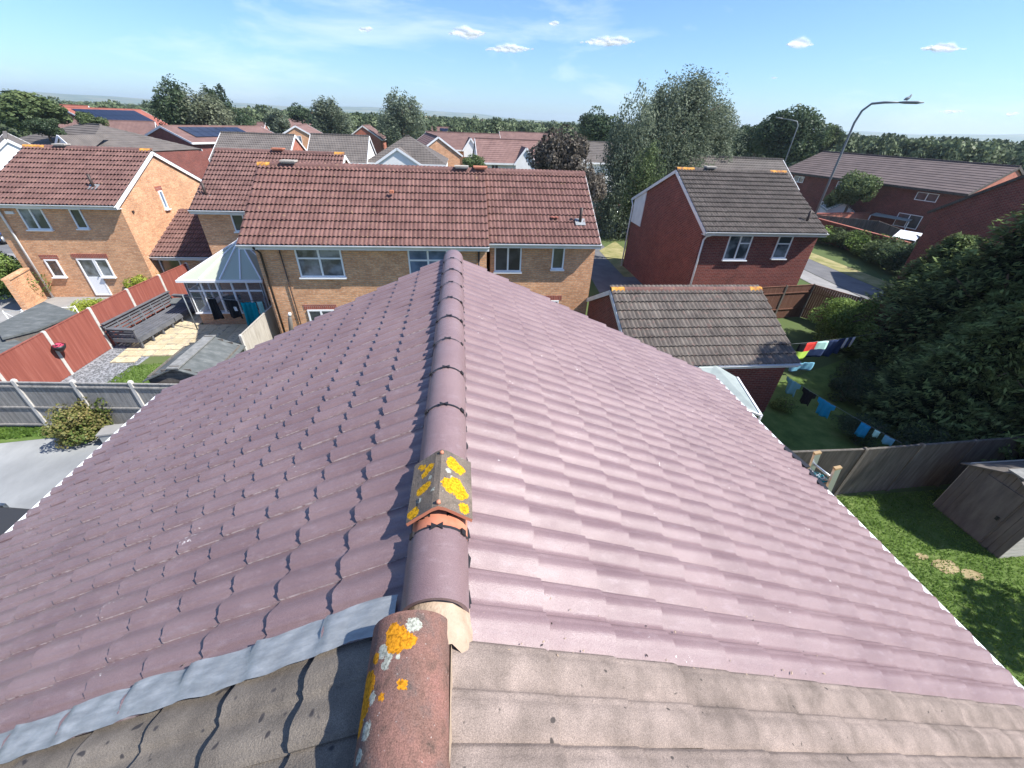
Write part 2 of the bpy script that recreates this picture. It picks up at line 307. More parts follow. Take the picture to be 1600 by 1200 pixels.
# ------------------------------------------------------------------ ground height
def sstep(a,b,x):
    t=min(1,max(0,(x-a)/(b-a)));return t*t*(3-2*t)
def gh(x,y): return -8.75+.45*sstep(9,19,y)
def gp(px,py):
    r=ray(px,py);z=-8.5
    for _ in range(12):
        p=r*(z/r[2]);z=gh(p[0],p[1])
    return r*(z/r[2])
def at_z(px,py,z): r=ray(px,py);return r*(z/r[2])
def at_d(px,py,d): r=ray(px,py);return r*(d/math.hypot(r[0],r[1]))
def sheet(name,poly,m,lift,parent=None,sub=.8,kind='structure'):
    # polygon (convex) laid on the ground; triangulated grid by clipping
    import bmesh
    bm=bmesh.new();vs=[bm.verts.new((x,y,0)) for x,y in poly];bm.faces.new(vs)
    ys=[p[1] for p in poly];a=max(min(ys),8);b=min(max(ys),20)
    y=a
    while y<b:
        bmesh.ops.bisect_plane(bm,geom=bm.verts[:]+bm.edges[:]+bm.faces[:],plane_co=(0,y,0),plane_no=(0,1,0));y+=sub
    for v in bm.verts: v.co.z=gh(v.co.x,v.co.y)+lift
    bm.normal_update()
    for f in bm.faces:
        if f.normal.z<0: f.normal_flip()
    me=bpy.data.meshes.new(name);bm.to_mesh(me);bm.free();uvs(me);me.materials.append(m)
    o=link(name,me,parent)
    if kind:o['kind']=kind
    return o
# main ground
def build_ground():
    xs=[-4800,-1500,-300,-60,0,60,300,1500,4800];ys=[-600,-60,0]+[8+.6*i for i in range(20)]+[40,120,400,1500,4950]
    vs=[(x,y,gh(x,y)) for y in ys for x in xs];n=len(xs)
    fs=[(j*n+i,j*n+i+1,(j+1)*n+i+1,(j+1)*n+i) for j in range(len(ys)-1) for i in range(n-1)]
    o=MB().add(vs,fs).build('ground',M['land']);o['kind']='structure'
build_ground()
# ------------------------------------------------------------------ roof tiles
def tile_mesh(name,w=.305,L=.42,amp=.0135,thick=.012,seg=14,lift=.024,side=.008,mats=None,flat=0.,head=.5):
    # double pantile: x across, y down the slope, tail raised
    vs=[];fs=[];sm=[]
    KX=[0,.06,.12,.18,.26,.38,.52,.68,.84,1] if seg>=14 else [0,.12,.3,.5,.75,1]
    KY=[0,.38,.66,.60,.76,1.0,.93,.62,.20,0] if seg>=14 else [0,.65,1.,.88,.36,0]
    us=[(p+k)/2 for p in (0,1) for k in KX[:-1]]+[1.0];seg=len(us)-1
    def prof(u,a):
        k=(u*2)%1.0
        return a*(float(np.interp(k,KX,KY))-.45)*(1-flat)
    for (y,a,lf) in ((0,amp*2*head,-.004),(L,amp*2,lift)):
        for u in us: vs.append((u*w,y,prof(u,a)+lf+side*(1-u)))
    n=seg+1
    for i in range(seg): fs.append((i,i+1,n+i+1,n+i));sm.append(True)
    b=len(vs)
    for u in us: vs.append((u*w,L,prof(u,amp*2)+lift+side*(1-u)))
    for u in us: vs.append((u*w,L,prof(u,amp*1.9)+lift-thick+side*(1-u)))
    for i in range(seg): fs.append((b+i,b+i+1,b+n+i+1,b+n+i));sm.append(False)
    # side lip facing -x
    c=len(vs);h0,h1=prof(0,amp*2*head)-.004,prof(0,amp*2)+lift
    vs+=[(0,0,h0+side),(0,L,h1+side),(0,L,h1+side-.014),(0,0,h0-.014+side),(w,0,h0),(w,L,h1),(w,L,h1-.03),(w,0,h0-.03)]
    fs.append((c,c+1,c+2,c+3));sm.append(False);fs.append((c+4,c+7,c+6,c+5));sm.append(False)
    me=bpy.data.meshes.new(name);me.from_pydata(vs,[],fs);me.update()
    me.polygons.foreach_set('use_smooth',sm)
    nn=len(fs);mi=[0]*seg+[1 if mats and len(mats)>1 else 0]*(seg+1)+[0];me.polygons.foreach_set('material_index',mi)
    uvs(me)
    for m in mats: me.materials.append(m)
    return me
def slope_frame(P0,D,Nn):
    D=Vector(D).normalized();Nn=Vector(Nn).normalized();A=D.cross(Nn).normalized()
    return Matrix((A,D,Nn)).transposed().to_4x4(),A,D,Nn
def lay_tiles(parent,meshes,P0,D,Nn,a0,ncol,w,s_end0,nrow,gauge=.345,L=.42,jit=.0025,limit=300,cen=None,skip=None,name='roof_tile'):
    """P0 point on ridge line at coordinate a=0 along A; rows numbered from the ridge, tails at s_end0+gauge*r"""
    Mx,A,D,Nn=slope_frame(P0,D,Nn);P0=Vector(P0);cells=[]
    for r in range(nrow):
        for c in range(ncol):
            s=s_end0+gauge*r-L;p=P0+A*(a0+c*w)+D*s
            if skip and skip(r,c): continue
            cells.append((p,r,c))
    if len(cells)>limit: cells.sort(key=lambda q:(q[0]-(cen or Vector((0,0,0)))).length)
    rest=[]
    for i,(p,r,c) in enumerate(cells):
        mm=Mx.copy();mm.translation=p+Nn*random.uniform(-jit,jit)*.8
        mm=mm@Matrix.Rotation(random.uniform(-1,1)*jit*2.2,4,'Z')@Matrix.Rotation(random.uniform(-1,1)*jit*1.5,4,'X')
        me=random.choice(meshes)
        if i<limit: link(name,me,parent,M=mm)
        else: rest.append((me,mm))
    if rest:
        mb=MB()
        for me,mm in rest: mb.add([mm@v.co for v in me.vertices],[tuple(f.vertices) for f in me.polygons],0,True)
        o=mb.build('roof_tiling',[meshes[0].materials[0]],parent);o['kind']='stuff'
def ridge_mesh(name,Lr,r=.13,mats=None,seg=10,taper=.0,cap=True,thick=.016,squash=1.0,ang=False):
    mb=MB();vs=[];fs=[]
    for (y,rr) in ((0,r),(Lr,r-taper)):
        for k in range(seg+1):
            a=math.pi*k/seg
            if ang:
                t=k/seg*2-1;vs.append((-rr*t*-1,y,-abs(t)*rr*.62))
            else: vs.append((-math.cos(a)*rr,y,(math.sin(a)*rr*squash-rr*squash)))
    n=seg+1
    for k in range(seg): fs.append((k+1,k,n+k,n+k+1))
    mb.add(vs,fs,0,not ang)
    for e,(y,rr) in enumerate(((0,r),(Lr,r-taper))):
        o=[];i_=[]
        for k in range(seg+1):
            a=math.pi*k/seg
            if ang:
                t=k/seg*2-1;o.append((rr*t,y,-abs(t)*rr*.62));i_.append((rr*t*.96,y,-abs(t)*rr*.62-thick))
            else:
                o.append((-math.cos(a)*rr,y,math.sin(a)*rr*squash-rr*squash));q=rr-thick;i_.append((-math.cos(a)*q,y,math.sin(a)*q*squash-rr*squash))
        f=[(k,k+1,n+k+1,n+k) for k in range(seg)]
        if e: f=[x[::-1] for x in f]
        mb.add(o+i_,f,0)
    me=mb.mesh(name)
    for m in mats: me.materials.append(m)
    return me
# ================================================================== THE NEW ROOF (house the picture is taken from)
TH=R(25);CS,SN=math.cos(TH),math.sin(TH)
RX,ZR=-.15,-1.585
EV=4.93
def main_house():
    h=empty('house',(RX,3.2,-8.75),0,'near house whose big roof of new purple brown pantiles fills the foreground','house')
    inv=Vector((-RX,-3.2,8.75))
    def part(mb,name,m,par=None):
        o=mb.build(name,m,par or h)
        if par is None:o.location=inv
        return o
    # walls
    mb=MB();x0,x1=RX-EV*CS+.3,RX+EV*CS-.3;y1=5.45;ze=ZR-(EV-.3)*SN-.12
    mb.box(x0,x1,.74,y1-.12,-8.75,ze)
    mb.add([(x0,y1-.12,ze),(x1,y1-.12,ze),(RX,y1-.12,ZR-.1),(x0,.74,ze),(x1,.74,ze),(RX,.74,ZR-.1)],[(1,0,2),(3,4,5)])
    part(mb,'wall',M['brick_y'])
    # deck
    mb=MB()
    for s in (-1,1):
        a=Vector((RX,0,ZR-.032));b=Vector((RX+s*(EV-.06)*CS,0,ZR-.032-(EV-.06)*SN))
        for (p,q,zz) in ((a,b,0),):
            vs=[(a.x,.69,a.z),(b.x,.69,b.z),(b.x,5.6,b.z),(a.x,5.6,a.z)];vs+= [(x,y,z-.05) for x,y,z in vs]
            mb.add(vs,[(0,1,2,3) if s>0 else (3,2,1,0),(4,7,6,5) if s>0 else (5,6,7,4),(0,4,5,1),(1,5,6,2),(2,6,7,3)])
    roof=part(mb,'roof',M['black'])
    tms=[tile_mesh('new_roof_tile',amp=.0185,head=.56,mats=[M['tile_new'],M['tile_edge']])]
    c0=Vector((RX,0,ZR))
    # left slope: columns run +Y, right slope: columns run -Y
    lay_tiles(roof,tms,(RX,0,ZR),(-CS,0,-SN),(-SN,0,CS),.80,16,.305,.49,14,limit=150,cen=Vector((-1.5,1,-2.2)))
    lay_tiles(roof,tms,(RX,0,ZR),(CS,0,-SN),(SN,0,CS),-5.60,16,.305,.49,14,limit=150,cen=Vector((1.8,1,-2.6)))
    # ridge tiles
    rt=ridge_mesh('ridge_tile',.445,.132,[M['tile_new']],12)
    ye=5.60;ys=[1.13+.45*k for k in range(10)]
    for k,y in enumerate(ys):
        if y<1.5: continue
        L=min(.445,ye-y);me=rt if L>.44 else ridge_mesh('ridge_tile',L,.132,[M['tile_new']],12)
        o=link('ridge_tile',me,roof,M=Matrix.Translation((RX+random.uniform(-.003,.003),y+.002,-1.498+random.uniform(-.003,.003)))@Matrix.Rotation(random.uniform(-.008,.008),4,'Z'))
    link('ridge_tile',ridge_mesh('ridge_tile',.31,.134,[M['tile_new']],14),roof,M=Matrix.Translation((RX-.004,.815,-1.49)))
    # under ridge roll (black) on both sides
    for s in (-1,1):
        mb=MB();n=90
        vs=[]
        for i in range(n+1):
            y=.8+i*(5.55-.8)/n;w=.138+.004*((i%2)*2-1)
            vs+= [(RX+s*.105,y,ZR-.02),(RX+s*w,y,ZR+.004-w*SN/CS)]
        mb.add(vs,[(2*i,2*i+1,2*i+3,2*i+2) if s<0 else (2*i,2*i+2,2*i+3,2*i+1) for i in range(n)])
        o=mb.build('ridge_roll',M['black'],roof)
    # unions
    mb=MB();r=.1345
    seg=14;vs=[]
    for y in (-.007,.007):
        for k in range(seg+1):
            a=math.pi*k/seg;vs.append((-math.cos(a)*r,y,math.sin(a)*r-.132))
    mb.add(vs,[(k+1,k,seg+1+k,seg+2+k) for k in range(seg)],0,True)
    for s in (-1,1):
        mb.add([(-.004*s,0,.004),(.026*s,-.017,.003),(.026*s,.017,.003),(-.004*s,0,.010),(.026*s,-.017,.009),(.026*s,.017,.009)],[(3,4,5),(0,1,4,3),(1,2,5,4),(2,0,3,5)] )
    for a in (R(35),R(145)):
        cx,cz=math.cos(a)*r,math.sin(a)*r-.132
        mm=Matrix.Translation((cx,0,cz))@Matrix.Rotation(math.pi/2-a,4,'Y');mb.box(-.014,.014,-.014,.014,-.003,.008,0,mm)
    um=mb.mesh('ridge_union');um.materials.append(M['black'])
    for y in ys:
        if abs(y-1.58)<.02: continue
        link('ridge_union',um,roof,M=Matrix.Translation((RX-.002,y,-1.493)))
    # vent ridge: terracotta neck, black slot, lichen covered raised angle tile
    tm=ridge_mesh('terracotta_ridge_tile',.30,.128,[M['terracotta']],12)
    o=link('terracotta_ridge_tile',tm,roof,M=Matrix.Translation((RX,1.13,-1.499)))
    o['label']='bare orange red clay ridge piece under the lichen covered vent tile'
    mb=MB();mb.box(-.10,.085,0,.1,-.055,-.018)
    for k in range(7): mb.box(-.095+.026*k,-.087+.026*k,-.006,0,-.04,-.018)
    mb.build('vent_slot',M['black'],roof,loc=(RX,1.20,-1.487))
    og=[(.06,.31,-.04,.05),(.085,.30,-.055,.045),(.045,.15,-.03,.055),(.09,.14,-.055,.06),(.075,.19,-.05,.04),(.115,.045,-.07,.035),
        (-.06,.30,-.04,.035),(-.08,.27,-.05,.03),(-.07,.17,-.045,.035),(-.10,.16,-.06,.03),(-.12,.04,-.075,.04),(-.115,.35,-.07,.02),(-.095,.33,-.06,.022),(.055,.34,-.035,.03)]
    wh=[(.035,.25,-.02,.028),(.06,.21,-.035,.025),(-.03,.12,-.02,.02),(-.10,.10,-.06,.022),(-.05,.22,-.03,.018)]
    ml=lichen('lichen_ridge_tile',[(.3,(.10,.085,.07)),(.7,(.24,.19,.15))],og,wh,(.70,.37,.015))
    # angled tile with thickness
    mb=MB();Lr=.40;hw=.15;dz=.098
    top=[(-hw,-dz),(-.03,-.012),(0,0),(.03,-.012),(hw,-dz)];bot=[(-hw*.97,-dz-.018),(-.03,-.032),(0,-.022),(.03,-.032),(hw*.97,-dz-.018)]
    for nm,pr,flip in (('t',top,0),('b',bot,1)):
        vs=[(x,y,z) for y in (0,Lr) for x,z in pr];f=[(k,k+1,6+k,5+k) for k in range(4)]
        if flip:f=[x[::-1] for x in f]
        mb.add(vs,f)
    for y,flip in ((0,0),(Lr,1)):
        vs=[(x,y,z) for x,z in top]+[(x,y,z) for x,z in bot];f=[(k+1,k,5+k,6+k) for k in range(4)]
        if flip:f=[x[::-1] for x in f]
        mb.add(vs,f,1)
    for i in (0,4):
        mb.add([(top[i][0],0,top[i][1]),(top[i][0],Lr,top[i][1]),(bot[i][0],Lr,bot[i][1]),(bot[i][0],0,bot[i][1])],[(0,1,2,3)])
    o=mb.build('vent_ridge_tile',[ml,M['terracotta']],roof)
    o.matrix_local=Matrix.Translation((RX+.004,1.195,-1.437))@Matrix.Rotation(R(-4.5),4,'X')
    o['label']='old raised ridge tile with big yellow lichen patches'
    for y in (.02,.37):
        mb=MB();mb.tube([(0,y,-.002),(0,y,.012)],[.012,.009],8);q=mb.build('rivet',M['terracotta'],o)
    # gutters and fascia
    for s in (-1,1):
        xe=RX+s*EV*CS;zz=ZR-EV*SN;g=[]
        for k in range(9):
            a=math.pi*k/8;g.append((xe-s*.012-s*math.cos(a)*.05,zz-.03-math.sin(a)*.055))
        mb=MB();ya,yb=.7,5.5
        segs=[(ya,yb)] if s<0 else [(ya,3.05),(3.75,yb)]
        for a_,b_ in segs:
            vs=[(x,y,z) for y in (a_,b_) for x,z in g];mb.add(vs,[(k,k+1,10+k,9+k) for k in range(8)],0,True)
            q=[(xe+s*.075,zz-.012),(xe+s*.087,zz-.012),(xe+s*.087,zz-.03),(xe+s*.075,zz-.03)]
            mb.box(min(xe+s*.034,xe+s*.058),max(xe+s*.034,xe+s*.058),a_,b_,zz-.055,zz-.04);mb.box(min(xe+s*.058,xe+s*.10),max(xe+s*.058,xe+s*.10),a_,b_,zz-.05,zz-.012)
        part(mb,'gutter',M['white'])
        mb=MB();mb.box(min(xe-s*.06,xe-s*.03),max(xe-s*.06,xe-s*.03),.74,5.45,zz-.2,zz-.03);part(mb,'fascia',M['white'])
        # felt / eaves comb seen as white scallops below the tails
    # broken black eaves strip on the right
    mb=MB();xe=RX+EV*CS;zz=ZR-EV*SN
    mb.beam((xe+.03,3.72,zz+.02),(xe+.10,3.30,zz+.01),.07,.02);mb.beam((xe+.08,3.28,zz-.0),(xe+.03,2.92,zz+.03),.06,.02);mb.beam((xe+.09,3.5,zz-.02),(xe+.08,3.2,zz-.05),.05,.02)
    part(mb,'eaves_strip',M['black'])
    # verge boards far gable
    for s in (-1,1):
        mb=MB();mb.beam((RX,5.58,ZR-.09),(RX+s*EV*CS,5.58,ZR-.09-EV*SN),.03,.14);part(mb,'bargeboard',M['white'])
    # small debris of mortar on the tiles are parts of the roof
    mb=MB()
    for _ in range(150):
        if random.random()<.65: s=random.uniform(.2,2.6);y=.70+random.random()**3*.35;sg=1
        else: s=random.uniform(.2,4.5);y=random.uniform(.7,5);sg=random.choice((-1,1))
        p=Vector((RX+sg*s*CS,y,ZR-s*SN+.018));q=random.uniform(.002,.0055)
        mm=Matrix.Translation(p)@Matrix.Rotation(random.random()*6,4,'Z')@Matrix.Diagonal((q*random.uniform(1,2.5),q,q*.6,1))
        mb.add([mm@Vector(v) for v in ((1,0,0),(-1,0,0),(0,1,0),(0,-1,0),(0,0,1),(0,0,-1))],[(0,2,4),(2,1,4),(1,3,4),(3,0,4)],random.choice((0,0,1)))
    o=mb.build('mortar_crumbs',[M['mortar'],M['pipe_dark']],roof);o['kind']='stuff'
    # mortar fillet
    mb=MB();n=8;vs=[]
    prof=[(-.13,-1.64),(-.115,-1.60),(-.07,-1.545),(0,-1.523),(.07,-1.545),(.118,-1.595),(.14,-1.645)]
    rows=[(.84,1,0),(.79,.99,-.01),(.745,.97,-.02),(.70,.95,-.035),(.675,.93,-.06)]
    for j,(y,sc,dz) in enumerate(rows):
        for i,(x,z) in enumerate(prof): vs.append((RX+x*sc+random.uniform(-.006,.006),y+random.uniform(-.012,.012),z+dz*(.4 if i>2 else 1)+random.uniform(-.005,.005)))
    mb.add(vs,[(j*7+i,j*7+i+1,(j+1)*7+i+1,(j+1)*7+i) for j in range(4) for i in range(6)],0,True)
    mb.build('mortar',M['mortar'],roof)
main_house()
def old_house():
    h=empty('neighbour_house',(RX,-2,-8.75),0,'attached neighbouring house with weathered grey old roof tiles at the bottom of the picture','house')
    inv=Vector((-RX,2,8.75))
    mb=MB();x0,x1=RX-EV*CS+.3,RX+EV*CS-.3;ze=ZR-(EV-.3)*SN-.12
    mb.box(x0,x1,-6,.735,-8.75,ze);o=mb.build('wall',M['brick_y'],h);o.location=inv
    mb=MB()
    for s in (-1,1):
        a=(RX,ZR-.042);b=(RX+s*EV*CS,ZR-.042-EV*SN)
        vs=[(a[0],-6,a[1]),(b[0],-6,b[1]),(b[0],.685,b[1]),(a[0],.685,a[1])];mb.add(vs,[(0,1,2,3) if s>0 else (3,2,1,0)])
    roof=mb.build('roof',M['black'],h);roof.location=inv
    rl=Vector(inv)
    tR=[tile_mesh('old_roof_tile',w=.30,amp=.0175,mats=[M['tile_old']],lift=.014,thick=.014,head=.8)]
    tL=[tile_mesh('old_roof_tile',w=.30,amp=.012,mats=[M['tile_old_w']],lift=.03,thick=.018,head=.8)]
    lay_tiles(roof,tR,(RX,0,ZR+.001),(CS,0,-SN),(SN,0,CS),-.728,7,.30,.47,13,limit=91,jit=.004)
    lay_tiles(roof,tL,(RX,0,ZR-.006),(-CS,0,-SN),(-SN,0,CS),.80-7*.30,7,.30,.655,12,gauge=.378,L=.56,limit=91,jit=.004)
    # old ridge tiles
    base=[(.28,(.085,.06,.05)),(.48,(.19,.105,.085)),(.62,(.24,.12,.10)),(.75,(.38,.19,.155))]
    og1=[(-.035,.36,-.01,.045),(-.03,.33,-.01,.035),(.01,.335,-.004,.028),(-.12,.24,-.07,.055),(-.125,.19,-.08,.05),(-.13,.15,-.09,.04),(.0,.21,0,.018),(-.06,.19,-.02,.016),(-.10,.31,-.04,.02)]
    wh1=[(.02,.385,-.005,.042),(-.075,.32,-.025,.036),(-.05,.30,-.015,.03),(-.06,.275,-.02,.024),(-.09,.20,-.04,.03),(-.095,.12,-.045,.036),(-.115,.07,-.06,.03),(-.02,.29,0,.014)]
    og2=[(-.06,.37,-.02,.07),(-.10,.34,-.05,.05),(-.02,.30,0,.03)]
    wh2=[(.03,.3,-.01,.03)]
    for y0,og,wh,dy in ((.345,og1,wh1,0),(-.095,og2,wh2,0),(-.535,[],[],0)):
        m=lichen('old_lichen_ridge',base,og,wh,(.62,.26,.015))
        me=ridge_mesh('old_ridge_tile',.435,.139,[m],14,taper=.0,squash=1.0)
        o=link('old_ridge_tile',me,roof,M=Matrix.Translation((RX-.072,y0-.02,-1.455))@Matrix.Rotation(R(1.2),4,'Z'))
    # bedding under the old ridge
    mb=MB()
    mb.add([(RX-.215,-1,-1.60),(RX-.215,.76,-1.60),(RX-.235,.76,-1.72),(RX-.235,-1,-1.72)],[(0,1,2,3)])
    mb.add([(RX+.062,-1,-1.57),(RX+.064,.72,-1.57),(RX+.070,.70,-1.66),(RX+.070,-1,-1.66)],[(3,2,1,0)])
    o=mb.build('ridge_bedding',M['mortar'],roof)
    # lead flashing over the left junction
    mb=MB();n=150;rows=7;vs=[];random.seed(3)
    for i in range(n+1):
        s=.16+(EV-.16)*i/n
        k=(s-.49)/.345;fr=k-math.floor(k)
        step=.024*(fr)+.006
        for j in range(rows+1):
            v=j/rows;y=.774+.136*v+.006*math.sin(s*5.3)+.004*math.sin(s*23+v)
            hgt=step*(v*.7+.35)+.024+.006*math.sin(v*math.pi)+.0025*math.sin(s*41+v*5)+.002*math.sin(s*17-v*9)
            y+=.006;vs.append((RX-s*CS-SN*hgt,y,ZR-s*SN+CS*hgt))
    r1=rows+1
    mb.add(vs,[(i*r1+j,i*r1+j+1,(i+1)*r1+j+1,(i+1)*r1+j) for i in range(n) for j in range(rows)],0,True)
    mb.build('lead_flashing',M['lead'],roof)
old_house()
# ================================================================== general estate house
def wall_frame(face,x0,x1,y0,y1):
    """returns matrix mapping (u,outward,z) for a wall; u in world x or y"""
    if face=='-y': return lambda u,o,z:(u,y0-o,z)
    if face=='+y': return lambda u,o,z:(u,y1+o,z)
    if face=='-x': return lambda u,o,z:(x0-o,u,z)
    return lambda u,o,z:(x1+o,u,z)
def window(par,fr,u0,u1,z0,z1,cols=2,transom=None,gm='glass',sill=True,soldier=False,fm='white',door=False,off=None):
    w=.055;mb=MB()
    def bar(a,b,c,d,o0=-.03,o1=.045,m=mb):
        ps=[fr(u,o,z) for z in (c,d) for o in (o0,o1) for u in (a,b)]
        m.add(ps,[(0,1,3,2),(4,6,7,5),(0,4,5,1),(2,3,7,6),(0,2,6,4),(1,5,7,3)])
    bar(u0,u1,z0,z0+w);bar(u0,u1,z1-w,z1);bar(u0,u0+w,z0+w,z1-w);bar(u1-w,u1,z0+w,z1-w)
    cw=(u1-u0)/cols
    for k in range(1,cols): bar(u0+cw*k-w*.6,u0+cw*k+w*.6,z0+w,z1-w)
    if transom:
        for k,tr in enumerate(transom):
            if tr: bar(u0+cw*k+w*.6,u0+cw*(k+1)-w*.6,tr-w/2,tr+w/2,-.03,.04)
    f=mb.build('door' if door else 'window',M[fm],par)
    if off is not None:f.location=off
    for k in range(cols):
        mb=MB();a,b=u0+cw*k+w*.55,u0+cw*(k+1)-w*.55
        if door and k==0:
            mb.quad(fr(a,.008,z0+.95),fr(b,.008,z0+.95),fr(b,.008,z1-w),fr(a,.008,z1-w));mb.build('pane',M[gm],f)
            m2=MB();bar(a,b,z0+w,z0+.95,0,.03,m2);m2.build('panel',M['white'],f)
            m3=MB();bar(b-.1,b-.06,z0+1.0,z0+1.03,.03,.09,m3);m3.build('handle',M['gal'],f);continue
        zb=z0+w
        mb.quad(fr(a,.008,zb),fr(b,.008,zb),fr(b,.008,z1-w),fr(a,.008,z1-w));mb.build('pane',M[gm],f)
    if sill:
        m2=MB();bar(u0-.04,u1+.04,z0-.05,z0-.002,0,.13,m2);m2.build('sill',M['white'],f)
    if soldier:
        m2=MB();bar(u0-.12,u1+.12,z1+.01,z1+.21,0,.012,m2);o=m2.build('lintel',M['brick_soldier'],par)
        if off is not None:o.location=off
    return f
def pipe(par,pts,r,m,name='downpipe',off=None):
    o=MB().tube(pts,r,7).build(name,M[m],par)
    if off is not None:o.location=off
    return o
def estate_house(name,label,x0,x1,y0,y1,ze,zr,g,brick,tile,fasc='offwhite',w=.305,gauge=.345,ends=(1,1),front=True,ridgecap=None,cat='house',tiles=True,yr=None,wx0=None,wx1=None,rows=None,barge=(1,1),lich=()):
    """ridge along X. x0..x1 verge to verge, y0..y1 eave to eave (front = -y), object origin at ground centre"""
    cx,cy=(x0+x1)/2,(y0+y1)/2
    h=empty(name,(cx,cy,g),0,label,cat);off=Vector((-cx,-cy,-g))
    yr=yr or (y0+y1)/2
    wy0,wy1=y0+.36,y1-.36;a0=wx0 if wx0 is not None else x0+.08;a1=wx1 if wx1 is not None else x1-.08
    p0=(zr-ze)/(yr-y0);p1=(zr-ze)/(y1-yr)
    mb=MB();zt=ze+.36*p0-.06
    mb.box(a0,a1,wy0,wy1,g-.3,zt)
    mb.add([(a1,wy0,zt),(a1,wy1,zt),(a1,yr,zr-.1)],[(0,1,2)]);mb.add([(a0,wy0,zt),(a0,wy1,zt),(a0,yr,zr-.1)],[(1,0,2)])
    o=mb.build('wall',M[brick],h);o.location=off
    mb=MB()
    for ya,s in ((y0,-1),(y1,1)):
        d=.03
        vs=[(x0,ya,ze-d),(x1,ya,ze-d),(x1,yr,zr-d),(x0,yr,zr-d)];vs+=[(x,y,z-.05) for x,y,z in vs]
        top=(0,1,2,3) if s<0 else (3,2,1,0)
        mb.add(vs,[top,top[::-1] and tuple(4+i for i in top[::-1]),(0,4,5,1),(1,5,6,2),(3,7,4,0)])
    roof=mb.build('roof',M['black' if tiles else tile],h);roof.location=off
    if tiles:
        D=Vector((0,y0-yr,ze-zr));Ls=D.length;D.normalize();Nn=Vector((0,D.z,-D.y));Nn=Nn if Nn.z>0 else -Nn
        nc=max(1,round((x1-x0)/w));ww=(x1-x0)/nc;nr=rows or max(2,round((Ls-.1)/gauge));gg=(Ls+.04-.25)/(nr-1) if nr>1 else gauge
        tm=tile_mesh('roof_tile',w=ww,L=gg+.06,amp=.029,thick=.013,lift=.044,seg=10,side=.003,head=.35,mats=[M[tile]])
        lay_tiles(roof,[tm],(0,yr,zr),D,Nn,-x1 if D.cross(Nn).x<0 else x0,nc,ww,.25,nr,gg,gg+.06,jit=.004,limit=300,cen=Vector((cx,y0,ze)))
        D2=Vector((0,y1-yr,ze-zr)).normalized();mb=MB()
        # rear slope: stepped courses, seen by nobody from here
        L2=Vector((0,y1-yr,ze-zr)).length;nb=int(L2/.345)
        for k in range(nb):
            a=Vector((0,yr,zr))+D2*(k*.345);b=Vector((0,yr,zr))+D2*((k+1)*.345)
            mb.add([(x0,a.y,a.z-.02),(x1,a.y,a.z-.02),(x1,b.y,b.z+.012),(x0,b.y,b.z+.012),(x0,b.y,b.z-.02),(x1,b.y,b.z-.02)],[(1,0,3,2),(3,4,5,2)])
        o=mb.build('rear_tiling',M[tile],roof);o['kind']='stuff'
    rc=ridge_mesh('ridge_tile',.44,.12,[M[ridgecap or tile]],6);rl=ridge_mesh('ridge_tile',.44,.12,[M['ridge_lichen']],6)
    n=max(1,int((x1-x0)/.45));q=(x1-x0)/n
    for k in range(n):
        me=rl if (k in lich or k-n in lich) else rc;o=link('ridge_tile',me,roof,M=Matrix.Translation((x0+q*k,yr,zr+.075))@Matrix.Rotation(-math.pi/2,4,'Z')@Matrix.Diagonal((1,q/.445,1,1)))
    if True:
        for k in ([0] if x1-x0<6 else [0,n-1]):
            pass
    # fascia + gutter front
    mb=MB();mb.box(x0,x1,y0+.03,y0+.055,ze-.2,ze-.035);mb.box(x0,x1,y0+.055,wy0,ze-.2,ze-.18);o=mb.build('fascia',M[fasc],h);o.location=off
    mb=MB();gg=[(y0-.0+-.055-math.cos(math.pi*k/6)*-.055,ze-.03-math.sin(math.pi*k/6)*.06) for k in range(7)]
    vs=[(x,yy,z) for x in (x0,x1) for yy,z in gg];mb.add(vs,[(k+1,k,7+k,8+k) for k in range(6)],0,True);mb.box(x0,x1,y0-.12,y0-.108,ze-.04,ze-.022)
    o=mb.build('gutter',M[fasc],h);o.location=off
    # bargeboards
    for xe,s in ((x0,-1),(x1,1)):
        if not barge[s>0]: continue
        for ya in (y0,y1):
            mb=MB();mb.beam((xe+s*.012,ya,ze-.125),(xe+s*.012,yr,zr-.125),.03,.16);o=mb.build('bargeboard',M[fasc],h);o.location=off
    fr={f:wall_frame(f,a0,a1,wy0,wy1) for f in ('-y','+y','-x','+x')}
    return h,off,roof,fr
def flue(h,roofpt,hgt=.55,lean=(0,0),name='roof_vent_pipe'):
    x,y,z=roofpt
    mb=MB();mb.tube([(x,y,z-.1),(x+lean[0],y+lean[1],z+hgt)],.06,8);o=mb.build('vent_pipe',M['pipe_dark'],h[0]);o.location=h[1]
    mb=MB();t=math.atan2(*(h[2]));
    mm=Matrix.Translation((x,y,z+.03))@Matrix.Rotation(t,4,'X');mb.box(-.2,.2,-.2,.16,0,.02,0,mm);q=mb.build('lead_slate',M['lead'],h[0]);q.location=h[1]
M['ridge_lichen']=m_noise('orange_lichen_on_ridge',[(.35,(.25,.12,.07)),(.5,(.5,.24,.05)),(.7,(.6,.36,.1))],6,.95)
G=-8.3
